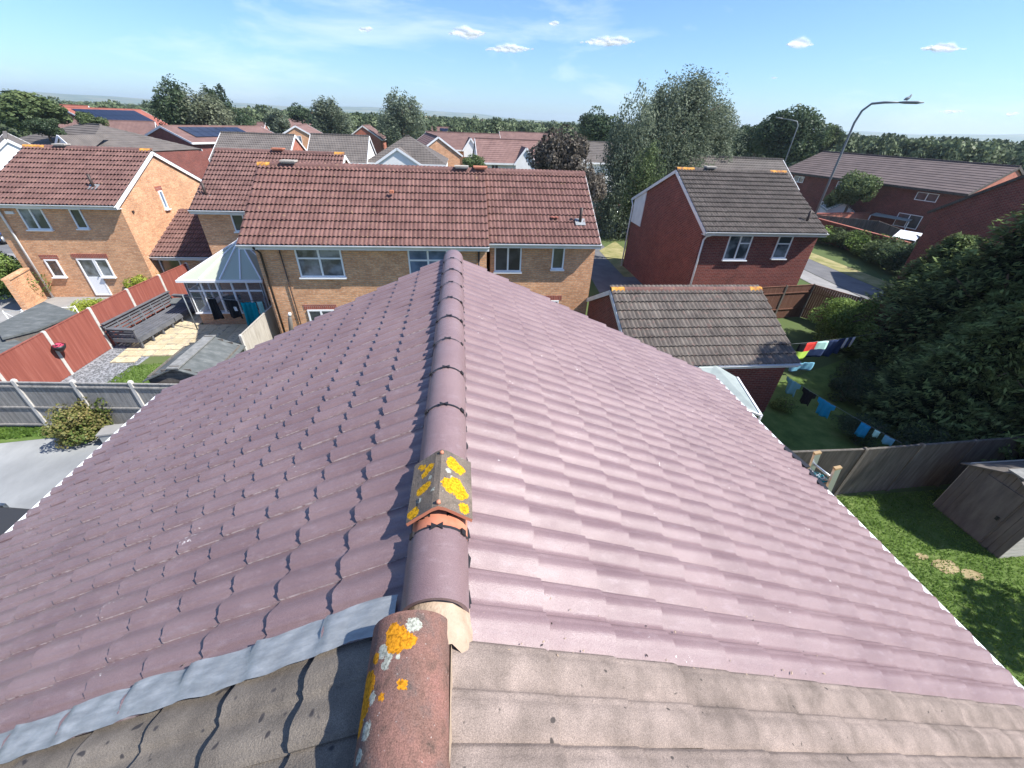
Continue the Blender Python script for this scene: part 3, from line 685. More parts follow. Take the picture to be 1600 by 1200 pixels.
# ---- middle terrace, left part
hM,oM,rM,fM=estate_house('terrace_house','buff brick terraced house with long red brown roof, left half of the middle terrace',-7.75,.93,14.95,22.9,-3.87,-1.74,G,'brick_y','tile_brown',yr=18.3,wx0=-7.4,barge=(0,0),lich=(0,))
window(hM,fM['-y'],-6.05,-4.45,-5.14,-4.08,2,(-4.45,-4.45),'glass_c',off=oM)
window(hM,fM['-y'],-2.08,-.62,-5.14,-4.08,2,(-4.5,-4.5),'glass_b',off=oM)
window(hM,fM['-y'],-6.15,-5.15,-7.5,-6.45,2,None,'glass',soldier=True,off=oM)
window(hM,fM['-y'],-3.2,-1.8,-8.25,-6.4,2,None,'glass',sill=False,soldier=True,off=oM)
pipe(hM,[(-7.25,14.95,-4.0),(-7.2,15.22,-4.25),(-7.2,15.22,-8.4)],.04,'pipe_dark',off=oM)
pipe(hM,[(-6.55,15.25,-4.0),(-6.5,15.27,-8.3)],.02,'pipe_dark','cable_duct',off=oM)
pipe(hM,[(.55,15.22,-4.05),(.55,15.22,-8.3)],.04,'pipe_dark',off=oM)
flat=MB();flat.box(-.25,.0,0,.2,0,.12)
def ridge_vent(h,off,x,y,z,m='terracotta'):
    mb=MB();mb.box(-.24,.24,-.17,.17,0,.05);mb.box(-.28,.28,-.2,.2,.05,.1);o=mb.build('ridge_vent',M[m],h);o.location=Vector(off)+Vector((x,y,z))
ridge_vent(hM,oM,-6.6,18.3,-1.68,'fence_pale');ridge_vent(hM,oM,.0,18.3,-1.68,'fence_pale');ridge_vent(hM,oM,.75,18.3,-1.68)
mb=MB();mb.box(-.07,.07,-.07,.07,0,.1);o=mb.build('roof_terminal',M['terracotta'],hM);o.location=oM+Vector((-2.65,16.9,-2.45))
# ---- middle terrace, right part
h,off,r_,f=estate_house('terrace_house','buff brick house with red brown roof and vent pipe, right end of middle terrace',.94,5.3,15.4,23.0,-3.86,-1.80,G,'brick_y','tile_brown',yr=18.9,barge=(0,1))
window(h,f['-y'],1.18,2.25,-5.06,-4.05,2,None,'glass',off=off)
window(h,f['-y'],3.48,3.98,-4.96,-4.05,1,None,'glass',off=off)
window(h,f['-y'],3.35,3.95,-7.2,-6.3,1,None,'glass',soldier=True,off=off)
window(h,f['-y'],1.2,2.9,-8.25,-6.3,2,None,'glass',sill=False,soldier=True,off=off)
flue((h,off,(2.06,3.5)),(4.62,16.35,-3.28))
mb=MB();mb.box(-.16,.16,-.1,.1,0,.03);o=mb.build('slipped_tile',M['cloth_mint'],h);o.location=off+Vector((3.6,16.5,-3.14));o.data.materials[0]=M['far_red']
# ---- left house H1
h1,o1,r1,f1=estate_house('detached_house','buff brick detached house on the left with its sunlit side gable and vent pipe',-21.3,-15.6,21.2,29.1,-3.85,-1.93,G,'brick_y','tile_h1',lich=(0,1,-1))
window(h1,f1['-y'],-19.95,-18.95,-5.02,-4.08,2,None,'glass_c',off=o1)
window(h1,f1['-y'],-17.85,-17.38,-4.95,-4.08,1,None,'glass',off=o1)
window(h1,f1['-y'],-20.1,-19.55,-7.25,-6.4,1,None,'glass',soldier=True,off=o1)
window(h1,f1['-y'],-18.68,-17.95,-8.2,-6.35,1,None,'glass_c',sill=False,soldier=False,door=True,off=o1)
window(h1,f1['-y'],-17.93,-17.35,-7.25,-6.35,1,None,'glass_c',soldier=False,off=o1)
mb=MB();mb.box(-18.8,-17.25,21.53,21.565,-6.33,-6.12);o=mb.build('lintel',M['brick_soldier'],h1);o.location=o1
window(h1,f1['+x'],24.5,24.8,-4.6,-3.72,1,None,'glass_b',soldier=True,off=o1)
pipe(h1,[(-20.75,21.15,-3.95),(-20.65,21.48,-4.2),(-20.65,21.48,-8.3)],.045,'offwhite',off=o1)
flue((h1,o1,(1.92,3.95)),(-16.95,22.35,-3.3))
mb=MB();mb.box(-.17,.17,-.06,.0,-.06,.06);o=mb.build('vent_grille',M['offwhite'],h1);o.location=o1+Vector((-20.3,21.56,-4.3))
mb=MB();mb.box(0,.06,-.05,.05,-.05,.05);o=mb.build('wall_light',M['pipe_dark'],h1);o.location=o1+Vector((-15.68,22.2,-4.3))
ridge_vent(h1,o1,-19.6,25.15,-1.87,'fence_pale')
# link roof between H1 and H2
hl,ol,rl,fl=estate_house('link_extension','low single storey brick link with red brown lean-to roof between two houses',-17.0,-12.4,22.0,26.0,-6.35,-4.85,G,'brick_y','tile_h1',yr=25.6,wx0=-15.62,wx1=-12.3,cat='extension')
window(hl,fl['-y'],-15.6,-14.6,-7.7,-6.6,1,None,'glass',off=ol)
window(hl,fl['-y'],-12.85,-12.4,-8.0,-6.6,1,None,'glass_b',sill=False,off=ol)
pipe(hl,[(-13.9,22.0,-6.45),(-13.5,22.33,-6.7),(-13.5,22.33,-8.3)],.035,'offwhite',off=ol)
# H2
h2,o2,r2,f2=estate_house('terrace_house','buff brick house with red brown roof behind the conservatory, half hidden by the middle terrace',-12.2,-6.0,20.6,28.4,-3.85,-1.75,G,'brick_y','tile_h1',lich=(-1,))
window(h2,f2['-y'],-10.7,-10.15,-4.85,-4.08,1,None,'glass',off=o2)
flue((h2,o2,(2.1,3.9)),(-11.75,21.5,-3.42))
ridge_vent(h2,o2,-9.2,24.5,-1.69)
# satellite dish
d=empty('satellite_dish',(-12.35,22.0,-3.9),0,'small grey satellite dish on the house wall beside the white gable end','satellite dish')
mb=MB();vs=[];n=14
for k in range(n): vs.append((.28*math.cos(6.2832*k/n),-.05,.32*math.sin(6.2832*k/n)))
for k in range(n): vs.append((.15*math.cos(6.2832*k/n),.02,.17*math.sin(6.2832*k/n)))
vs.append((0,.05,0));fs=[(k,(k+1)%n,n+(k+1)%n,n+k) for k in range(n)]+[(n+k,n+(k+1)%n,2*n) for k in range(n)]
mb.add(vs,fs,0,True);mb.build('dish',M['gal'],d);mb=MB();mb.tube([(0,.05,0),(0,.3,-.1),(.1,.5,-.25)],.02,6);mb.build('arm',M['gal'],d)
# ---- red brick house RH
hr,orr,rr,fR=estate_house('detached_house','dark red brick detached house with grey brown roof and white bargeboards right of the terrace',11.08,17.25,18.0,27.5,-3.9,-1.75,G,'brick_r','tile_dark',fasc='offwhite',yr=22.3,lich=(0,1,-1,-2))
window(hr,fR['-y'],12.55,13.75,-5.28,-4.12,2,(0,-4.5),'glass_c',off=orr)
window(hr,fR['-y'],15.1,15.85,-5.2,-4.12,1,(-4.5,),'glass_c',off=orr)
mb=MB();mb.add([(11.12,25.5,-5.3),(11.12,27.1,-5.3),(11.12,27.1,-3.83),(11.12,25.5,-3.17)]+[(11.17,25.5,-5.3),(11.17,27.1,-5.3),(11.17,27.1,-3.83),(11.17,25.5,-3.17)],[(0,3,2,1),(0,1,5,4),(0,4,7,3)]);o=mb.build('render_panel',M['offwhite'],hr);o.location=orr
pipe(hr,[(11.5,17.93,-4.0),(11.35,18.3,-4.2),(11.25,18.3,-4.35),(11.25,18.3,-8.4)],.045,'offwhite',off=orr)
pipe(hr,[(11.08,27.5,-4.0),(11.05,27.1,-4.3),(11.05,27.1,-8.4)],.045,'offwhite',off=orr)
flue((hr,orr,(2.15,4.3)),(16.55,18.75,-3.6))
mb=MB();mb.box(12.0,13.2,22.1,22.5,-1.66,-1.6);ridge_vent(hr,orr,12.9,22.3,-1.69,'fence_pale')
# ---- garage
hg,og_,rg,fg=estate_house('garage','red brick garage with mossy grey tiled roof in front of the dark red house',5.2,11.02,10.3,16.1,-6.35,-4.9,-8.6,'brick_r','tile_garage',yr=13.3,cat='garage',ridgecap='tile_brown',lich=(0,-1))
window(hg,fg['-x'],11.0,11.9,-7.6,-6.7,1,None,'glass',sill=False,off=og_)
# ================================================================== far houses
def far_house(label,p,rz,Lx,Dy,ze,zr,brick,tile,windows=None,hip=False,gables=(),solar=None,name='house',fasc='offwhite'):
    """local: ridge along X, front -y; windows=(count,face) ; gables = list of (x,width) front gablets"""
    g=gh(p[0],p[1]);h=empty(name,(p[0],p[1],g),rz,label,'house');H=ze-g;Zr=zr-g;hx,hy=Lx/2,Dy/2
    mb=MB();mb.box(-hx+.1,hx-.1,-hy+.35,hy-.35,-.3,H)
    if not hip:
        mb.add([(hx-.1,-hy+.35,H),(hx-.1,hy-.35,H),(hx-.1,0,Zr-.1)],[(0,1,2)]);mb.add([(-hx+.1,-hy+.35,H),(-hx+.1,hy-.35,H),(-hx+.1,0,Zr-.1)],[(1,0,2)])
    mb.build('wall',M[brick],h)
    mb=MB();n=12
    ins=hy if hip else 0
    for s in (-1,1):
        for k in range(n):
            t0,t1=k/n,(k+1)/n
            ya,yb=s*hy*t0,s*hy*t1;za,zb=Zr+(H-Zr)*t0,Zr+(H-Zr)*t1
            xa=hx-ins*(1-t0);xb=hx-ins*(1-t1);e=.035
            vs=[(-xa,ya,za),(xa,ya,za),(xb,yb,zb+e),(-xb,yb,zb+e),(-xb,yb,zb),(xb,yb,zb)]
            f=[(0,3,2,1),(3,4,5,2)] if s<0 else [(0,1,2,3),(3,2,5,4)]
            mb.add(vs,f)
            if hip:
                vs=[(s*xa,-abs(ya),za),(s*xa,abs(ya),za),(s*xb,abs(yb),zb+e),(s*xb,-abs(yb),zb+e),(s*xb,-abs(yb),zb),(s*xb,abs(yb),zb)]
                mb.add(vs,[(0,3,2,1),(3,4,5,2)] if s>0 else [(0,1,2,3),(3,2,5,4)])
    mb.box(-hx+ins,hx-ins,-.12,.12,Zr-.02,Zr+.1)
    if not hip: # underside edge
        for s in (-1,1): mb.box(-hx,hx,min(s*hy,s*(hy-.3)),max(s*hy,s*(hy-.3)),H-.16,H-.02)
    roof=mb.build('roof',M[tile],h)
    mb=MB();
    for s in (-1,1): mb.box(-hx,hx,min(s*hy,s*(hy+.06)),max(s*hy,s*(hy+.06)),H-.18,H)
    if not hip:
        for sx in (-1,1):
            for s in (-1,1): mb.beam((sx*(hx+.02),s*hy,H-.07),(sx*(hx+.02),0,Zr-.07),.04,.2)
    mb.build('fascia',M[fasc],h)
    for face,lst in (windows or {}).items():
        fr={'-y':lambda u,o,z:(u,-hy+.35-o,z),'+x':lambda u,o,z:(hx-.1+o,u,z),'-x':lambda u,o,z:(-hx+.1-o,u,z)}[face]
        for (u0,u1,z0,z1) in lst: window(h,fr,u0,u1,z0,z1,2 if u1-u0>.8 else 1,None,'glass_c' if random.random()<.5 else 'glass',sill=False)
    for (x,w,zt) in gables:
        mb=MB();zb=H-.05;y=-hy-.1;dz=zt
        mb.add([(x-w/2,y,zb),(x+w/2,y,zb),(x,y,zb+dz),(x-w/2,-hy+.35,zb-1.1),(x+w/2,-hy+.35,zb-1.1)],[(0,1,2)]);mb.box(x-w/2,x+w/2,y,-hy+.36,zb-.9,zb)
        q=mb.build('gable_wall',M['render'],h)
        mb=MB()
        for s in (-1,1):
            run=min(hy,dz/((Zr-H)/hy));mb.add([(x,y-.12,zb+dz+.12),(x+s*(w/2+.2),y-.12,zb-.05),(x+s*(w/2+.2),y+.2,zb-.05),(x,-hy+run+.3,zb+dz+.12)],[(0,1,2,3) if s<0 else (3,2,1,0)])
        mb.build('gable_roof',M[tile],h)
        mb=MB()
        for s in (-1,1): mb.beam((x,y-.14,zb+dz+.05),(x+s*(w/2+.2),y-.14,zb-.1),.04,.2)
        mb.build('bargeboard',M['white'],h)
    if solar:
        s,u0,u1,v0,v1=solar;m=MB()
        pn=empty('solar_array',(0,0,0));pn.parent=h
        nu=max(1,round((u1-u0)/1.1));nv=max(1,round((v1-v0)/1.7))
        sl=Vector((0,s*hy,H-Zr));
        for i in range(nu):
            for j in range(nv):
                a=u0+(u1-u0)*i/nu+.03;b=u0+(u1-u0)*(i+1)/nu-.03;Ls=sl.length;c=(v0+(v1-v0)*j/nv+.03)/Ls;d=(v0+(v1-v0)*(j+1)/nv-.03)/Ls
                nn=Vector((0,-(H-Zr)*s,hy)).normalized() if s>0 else Vector((0,(H-Zr),hy)).normalized()
                P=lambda u,t,o:Vector((u,0,Zr))+sl*t+Vector((0,s*abs(nn.y),nn.z))*o
                mm=MB();vs=[P(a,c,.12),P(b,c,.12),P(b,d,.12),P(a,d,.12),P(a,c,.06),P(b,c,.06),P(b,d,.06),P(a,d,.06)]
                mm.add(vs,[(0,1,2,3) if s>0 else (3,2,1,0),(0,4,5,1),(1,5,6,2),(2,6,7,3),(3,7,4,0)]);mm.build('solar_panel',M['solar'],pn)
    return h
WZ=(3.3,4.1)
def wl(*xs,w=.9,z=(3.25,4.15)): return [(x-w/2,x+w/2,z[0],z[1]) for x in xs]
ZE,ZRF=-3.85,-1.9
far_house('white gabled house with grey roof at the far left edge, behind the left detached house',(-37,42.6),R(130),10,5,-4.5,-2.55,'render','far_grey',{'-x':[(-.6,.6,2.4,3.3)]})
far_house('wide brown hipped roof house directly behind the left detached house',(-37.2,52.4),R(-25),14,11,-3.9,-1.9,'brick_r','far_grey',hip=True,gables=[(5.0,3.2,1.3)])
far_house('dark red brick house with gable wall and solar panels on a brown roof',(-31,64),R(60),13,9.4,-3.4,-2.0,'brick_r','far_brown',{'-x':[]},solar=(-1,-5.0,2.5,.6,3.6))
far_house('bright red roofed house with a large solar array, behind the red gable house',(-62,92),R(75),14,11,-3.3,-.9,'brick_r','far_red',solar=(-1,-6,5,.6,4.6))
far_house('steep bright red roof seen between the trees at the far left',(-78,104),R(20),9,10,-4.0,-.7,'brick_o','far_red')
far_house('grey roofed house with orange red gable wall behind the half hidden terrace house',(-19.2,47.2),R(3),6.5,8,-3.9,-1.95,'brick_o','far_grey',{'+x':[(-.3,.3,3.9,4.6)]})
far_house('buff brick gable house with one small upper window and brown roof',(-24.3,76),R(98),10,8,-3.9,-1.75,'brick_y','far_brown',{'-x':[(-.5,.4,4.3,5.3)]})
far_house('left half of the long dark grey roofed white row, with a white party wall strip',(-12.0,48.6),R(2),5.6,7.4,-3.95,-1.85,'render','far_grey',{'-y':wl(-1.2,.6,w=.7)})
far_house('white gabled house with dark grey hipped roof and pointed gables, behind the middle terrace',(-5.5,49.8),R(0),8.0,7.6,-3.95,-1.75,'render','far_grey',{'-y':wl(-2.4,-.6,1.6,3.1,w=.8)},hip=True,gables=[(-.7,4.2,1.25)])
far_house('brown roofed terrace with white dormer gables and buff brick below',(.4,77),R(4),12,9,-4.1,-1.95,'brick_y','far_brown',{'-y':wl(-3.5,-1.8,3.4,w=1.)},gables=[(.8,2.2,1.6)])
far_house('brown ridged roof running sideways between the white gabled house and the dormer terrace',(-4.0,66),R(100),14,6,-4.0,-2.0,'brick_y','far_brown')
far_house('white walled house with brown roof and pointed dormer left of the purple tree',(7.5,54.2),R(3),11.8,8,-3.95,-1.85,'render','far_brown',{'-y':wl(-4.0,-1.2,.1,2.1,3.1,w=.8)},gables=[(-.6,2.2,1.5)])
far_house('grey brown roofed white house seen between the purple tree and the tall birches',(19.5,59),R(3),9,8,-3.95,-1.9,'render','far_grey',{'-y':wl(-1,w=.8)})
far_house('small orange red gable far away left of the tallest birch',(-19.2,100),R(90),8,7,-4.2,-1.9,'brick_o','far_brown')
far_house('reddish brown roofed house far behind beside the dark round tree',(-41.5,124),R(60),9,7,-4.2,-1.7,'brick_o','far_brown')
far_house('low brown roof far beyond the white walled house',(14,98),R(2),12,7,-4.0,-1.95,'brick_o','far_brown')
far_house('distant orange gabled house with dark solar roof',(-3.8,110),R(8),6,6,-4.0,-1.8,'brick_o','far_brown',solar=(-1,-1,2.4,.5,3))
far_house('grey brown ridge just visible behind the dark red house',(24,38),R(-2),9,7,-4.0,-2.0,'brick_r','far_grey')
far_house('brown roofed house behind the long red terrace, left one of the group',(73,78),R(-35),9,8,-4,-2.0,'brick_r','far_brown')
far_house('pointed brown roof behind the long red terrace, second of the group',(81,72),R(-50),9,8,-4,-1.8,'brick_r','far_brown',hip=True)
far_house('long low brown roof behind the right end of the long red terrace',(84,62),R(-55),9,9,-4,-1.7,'brick_r','far_dark',hip=True)
far_house('dark roofed house far behind, nearest the right woodland',(92,57),R(-55),9,9,-4,-1.7,'brick_r','far_dark',hip=True)
far_house('brown roofed house half hidden by the small trees at the far left',(-52,76),R(25),12,8,-3.9,-2.2,'brick_o','far_brown')
far_house('brown roof peeping out between the pale willow and the round tree',(-42,92),R(10),12,8,-3.9,-2.0,'brick_o','far_brown')
# long red terrace at right : front eave from (39,50) to (42.3,33.75)
e0=Vector((39.0,50.,0));e1=Vector((42.3,33.75,0));dd=(e1-e0).normalized();nn=Vector((-dd.y,dd.x,0));cen=(e0+e1)/2+nn*6.7-dd*.6
rz=math.atan2(dd.y,dd.x)+R(6)
LT=far_house('long dark red brick terrace with wide brown roof and end gable faced in sun-brightened orange',(cen.x,cen.y),rz,17.8,12.8,-3.85,-1.75,'brick_r','far_terr',
   {'-y':[(-7.2,-6.0,3.5,4.15),(-2.2,-.9,3.45,4.15),(5.2,6.9,3.45,4.15),(4.6,6.6,1.0,2.2),(-3.,-2.3,.8,2.0)]},fasc='tile_dark')
mb=MB();mb.add([(8.82,-6.0,-.3),(8.82,6.0,-.3),(8.82,6.0,4.45),(8.82,0,6.35),(8.82,-6.0,4.45)],[(0,1,2,3,4)]);mb.build('sunlit_end_facing',M['brick_o'],LT)  # brighter brick sheet over the gable, paints its sunlit look
hb,ob,rb,fb=estate_house('detached_house','big plain dark brick side wall of the house at the right edge above the conifers',30.0,40.0,16.3,24.6,-3.85,-1.05,G,'brick_r','tile_dark',tiles=False,fasc='tile_dark')
# ================================================================== vegetation
def leaf_mesh(name,pos,nrm,size,tint,mats,aspect=1.0,updir=None,two=True):
    n=len(pos);nrm=nrm/np.maximum(np.linalg.norm(nrm,axis=1),1e-6)[:,None]
    r=np.random.normal(size=(n,3)) if updir is None else updir+np.random.normal(scale=.35,size=(n,3))
    t=np.cross(nrm,r);t/=np.maximum(np.linalg.norm(t,axis=1),1e-6)[:,None];b=np.cross(nrm,t)
    s=size[:,None]
    a=pos-t*s*.5;c=pos+t*s*.5;d=pos+b*s*.5*aspect;e=pos-b*s*.5*aspect
    co=np.stack([a,e,c,d],1).reshape(-1,3)
    me=bpy.data.meshes.new(name);me.vertices.add(4*n);me.vertices.foreach_set('co',co.ravel())
    me.loops.add(4*n);me.loops.foreach_set('vertex_index',np.arange(4*n));me.polygons.add(n)
    me.polygons.foreach_set('loop_start',np.arange(0,4*n,4));me.polygons.foreach_set('loop_total',np.full(n,4))
    me.update();at=me.attributes.new('tint','FLOAT','FACE');at.data.foreach_set('value',np.clip(tint,0,1))
    for m in mats: me.materials.append(m)
    return me
def unit(n): v=np.random.normal(size=(n,3));return v/np.linalg.norm(v,axis=1)[:,None]
def crown(name,kind,m,nl=6000,leaf=.07,seed=1,lobes=26):
    """unit crown: radius ~1, z from -1 to 1"""
    np.random.seed(seed)
    P=[];Nn=[];T=[]
    if kind in('round','birch','bush'):
        L=unit(lobes);rad=np.random.uniform(.35,.8,lobes)[:,None];C=L*rad
        if kind=='round': C[:,2]=np.abs(C[:,2])*1.0*np.sign(np.random.uniform(-.6,1,lobes));rs=np.random.uniform(.22,.4,lobes)
        if kind=='birch':
            C[:,2]=np.random.uniform(-.9,.85,lobes);w=np.sqrt(np.clip(1-np.abs(C[:,2]+.15)**1.8,.06,1))*.78;C[:,:2]=L[:,:2]/np.linalg.norm(L[:,:2],axis=1)[:,None]*(np.sqrt(np.random.uniform(.05,1,lobes))*w)[:,None];rs=np.random.uniform(.17,.33,lobes)
        if kind=='bush': rs=np.random.uniform(.25,.42,lobes)
        per=nl//lobes
        for i in range(lobes):
            u=unit(per);rr=rs[i]*np.random.uniform(.55,1.05,per)**.5
            p=u*rr[:,None]
            if kind=='birch': p[:,2]*=1.25;k=int(per*.16);p[:k,:2]*=.45;p[:k,2]=np.random.uniform(.2,1.,k)*rs[i]*1.7;p[k:3*k,:2]*=1.1;p[k:3*k,2]=-np.random.uniform(.2,1.2,2*k)*rs[i]*1.5
            p=p+C[i];P.append(p);Nn.append(u+np.random.normal(scale=.55,size=(per,3)));T.append(np.full(per,np.random.uniform(.1,.75))+np.random.normal(scale=.2,size=per))
        k=nl//8;u=unit(k);P.append(u*np.random.uniform(.1,.62,k)[:,None]);Nn.append(unit(k));T.append(np.random.uniform(0,.3,k))
        P=np.concatenate(P);Nn=np.concatenate(Nn);T=np.concatenate(T)
        if kind in('round','bush'): P[:,2]=np.where(P[:,2]<-.6,-.6+.3*(P[:,2]+.6),P[:,2])
        size=leaf*np.random.uniform(.6,1.4,len(P))
        return leaf_mesh(name,P,Nn,size,T,[m],1.0 if kind!='birch' else .6)
    if kind=='conifer':
        nb=nl//34;P=[];Nn=[];T=[];U=[]
        for i in range(nb):
            z=np.random.uniform(-1,.97);w=(1-(z+1)/2)**.75*1.0*np.random.uniform(.72,1.1);a=np.random.uniform(0,6.283)
            o=np.array([math.cos(a)*w,math.sin(a)*w,z]);d=np.array([math.cos(a)*.8,math.sin(a)*.8,.55]);d/=np.linalg.norm(d)
            side=np.cross(d,[0,0,1]);k=34;t=np.random.uniform(-.30,.10,k);q=np.random.normal(size=k)*(.10-t*.12)*.55
            p=o+d*t[:,None]+side*q[:,None];p[:,2]-=np.abs(q)*.5-np.random.normal(size=k)*.012
            P.append(p);Nn.append(np.tile(np.array([d[0]*.2,d[1]*.2,1.]),(k,1))+np.random.normal(scale=.35,size=(k,3)));U.append(np.tile(np.cross(side,d)*0+side,(k,1)))
            T.append(np.clip((t+.30)/.4,0,1)**2.2*np.random.uniform(.4,1.1)+np.random.normal(scale=.06,size=k))  # tint rises towards the tips as painted sun highlights
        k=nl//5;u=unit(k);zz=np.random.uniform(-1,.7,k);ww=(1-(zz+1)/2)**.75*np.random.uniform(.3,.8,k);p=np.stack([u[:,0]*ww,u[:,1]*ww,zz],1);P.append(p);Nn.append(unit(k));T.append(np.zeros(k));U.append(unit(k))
        P=np.concatenate(P);Nn=np.concatenate(Nn);T=np.concatenate(T);U=np.concatenate(U)
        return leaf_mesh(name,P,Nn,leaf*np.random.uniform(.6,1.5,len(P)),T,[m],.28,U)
CR={}
def getcrown(kind,matn,var,nl,leaf,lobes=26):
    k=(kind,matn,var,nl,leaf)
    if k not in CR: CR[k]=crown('crown',kind,M[matn],nl,leaf,hash_(k),lobes)
    return CR[k]
def hash_(k): return sum(ord(c)*(i+1) for i,c in enumerate(str(k)))%9973
def tree(name,label,cat,x,y,ztop,zbot,rx,kind,matn,nl=6000,leaf=.07,var=0,ry=None,group=None,lobes=26,lean=0,trunk=True,rz=None):
    g=gh(x,y);h=empty(name,(x,y,g),0,label,cat,group);hz=(ztop-zbot)/2;zc=(ztop+zbot)/2-g
    o=link('crown',getcrown(kind,matn,var,nl,leaf,lobes),h);o.location=(0,0,zc);o.scale=(rx,ry or rx,hz);o.rotation_euler=(lean,0,rz if rz is not None else random.random()*6.28)
    if trunk:
        tr=max(.05,rx*.06);mb=MB();top=zc+hz*.55
        mb.tube([(0,0,-.2),(0,0,max(.2,zc-hz*.8)),(rx*.06,0,zc),(rx*.03,.02,top)],[tr*1.3,tr,tr*.6,tr*.15],8)
        for k in range(6):
            a=k*1.05+random.random();b0=zc-hz*(.7-.15*k);mb.tube([(0,0,b0),(math.cos(a)*rx*.35,math.sin(a)*rx*.35,b0+hz*.3),(math.cos(a)*rx*.6,math.sin(a)*rx*.6,b0+hz*.5)],[tr*.5,tr*.3,tr*.08],5)
        mb.build('trunk',M['bark'],h)
    return h
def ptree(name,label,cat,cx,top,bot,wpx,d,kind,matn,**k):
    """tree standing d metres away whose crown spans top..bot in height and wpx across"""
    c=at_d(cx,(top+bot)/2,d);zt=at_d(cx,top,d)[2];zb=at_d(cx,bot,d)[2];a=at_d(cx-wpx/2,(top+bot)/2,d);b=at_d(cx+wpx/2,(top+bot)/2,d)
    rx=np.linalg.norm(a-b)/2*(1.5 if kind=='birch' else 1.0)
    return tree(name,label,cat,c[0],c[1],zt,max(zb,gh(0,99)+.3),rx*1.0,kind,matn,**k)
ptree('tree','large rounded green tree at the far left edge of the skyline','tree',36,133,215,150,75,'round','leaf_mid',nl=9000,leaf=.085)
ptree('tree','dark low tree in front of the large rounded tree at the far left','tree',70,180,222,70,62,'round','leaf_dark',nl=5000,leaf=.09,var=1)
ptree('tree','small mid green tree between the steep red roof and the solar roof','tree',145,172,212,62,66,'round','leaf_mid',nl=5000,leaf=.09,var=2)
ptree('tree','dark green feathery tall tree behind the red house with solar panels','tree',282,130,205,66,80,'birch','leaf_dark',nl=8000,leaf=.085,lobes=40)
ptree('tree','pale silvery willow beside the tall dark tree','tree',328,150,218,76,78,'birch','leaf_pale',nl=9000,leaf=.08,lobes=40,var=1)
ptree('tree','thin dark treetop leaning behind the pale willow','tree',345,133,200,52,92,'birch','leaf_dark',nl=5000,leaf=.09,var=2)
ptree('tree','dark low tree between the willow and the round pale tree','tree',378,175,215,52,95,'round','leaf_dark',nl=4000,leaf=.1,var=3)
ptree('tree','rounded pale green tree above the orange gable','tree',434,168,216,50,88,'round','leaf_birch',nl=6000,leaf=.085,var=4)
ptree('tree','small dark rounded tree left of the slim birch','tree',470,161,198,48,120,'round','leaf_dark',nl=5000,leaf=.09,var=5)
ptree('tree','slim birch with hanging twigs behind the buff gable','tree',517,160,222,56,92,'birch','leaf_birch',nl=8000,leaf=.08,lobes=36,var=3)
ptree('tree','dark rounded tree between the slim birch and the tallest birch','tree',560,173,215,58,125,'round','leaf_dark',nl=5000,leaf=.09,var=6)
ptree('tree','tall birch with a side spike rising above the middle skyline','tree',627,145,224,60,95,'birch','leaf_birch',nl=10000,leaf=.075,lobes=44,var=4)
ptree('tree','pale low tree just right of the tallest birch','tree',662,183,215,45,140,'round','leaf_birch',nl=4000,leaf=.1,var=7)
ptree('tree','small green tree in front of the dormer terrace','tree',738,240,268,44,46,'round','leaf_mid',nl=4000,leaf=.1,var=8)
ptree('tree','copper purple leaved tree behind the right end of the terrace','tree',876,196,322,108,34,'round','leaf_purple',nl=16000,leaf=.062,lobes=60)
ptree('tree','dark purple lower tree beside the lane','tree',925,250,330,50,33,'round','leaf_purple',nl=6000,leaf=.085,var=1)
ptree('tree','dark rounded oak left of the tall birch clump','tree',935,168,232,70,75,'round','leaf_dark',nl=9000,leaf=.075,var=9,lobes=40)
ptree('tree','left birch of the tall clump with drooping twigs','tree',985,155,370,88,38,'birch','leaf_birch',nl=24000,leaf=.042,lobes=70,var=5)
ptree('tree','tallest wind blown birch of the clump behind the red house','tree',1066,124,272,128,42,'birch','leaf_birch',nl=30000,leaf=.038,lobes=80,var=6)
ptree('tree','shorter birch filling the right side of the clump','tree',1112,168,262,84,46,'birch','leaf_birch',nl=16000,leaf=.05,lobes=50,var=7)
ptree('tree','middle birch of the clump with dark lower boughs','tree',1022,147,350,92,40,'birch','leaf_birch',nl=20000,leaf=.045,lobes=60,var=8)
ptree('tree','lighter green young tree in front of the birch clump','tree',1005,232,330,50,31,'birch','leaf_mid',nl=7000,leaf=.07,lobes=36,var=9)
ptree('tree','distant dark tree between the birches and the broad oak','tree',1152,188,252,60,90,'round','leaf_dark',nl=6000,leaf=.085,var=10)
ptree('tree','broad dark green oak behind the left street lamp','tree',1228,163,268,122,72,'round','leaf_dark',nl=16000,leaf=.06,lobes=60,var=11)
ptree('tree','dark green tree between the distant tree and the broad oak','tree',1186,184,252,66,84,'round','leaf_dark',nl=7000,leaf=.075,var=17)
ptree('tree','mid green tree sloping down right of the broad oak','tree',1292,188,245,72,95,'round','leaf_mid',nl=7000,leaf=.08,var=12)
ptree('tree','rounded green street tree in front of the long red terrace','tree',1336,263,332,78,56,'round','leaf_mid',nl=10000,leaf=.075,lobes=44,var=13)
ptree('tree','small tree behind the lamp post base in the terrace garden','tree',1300,295,330,30,58,'round','leaf_mid',nl=2500,leaf=.12,var=14)
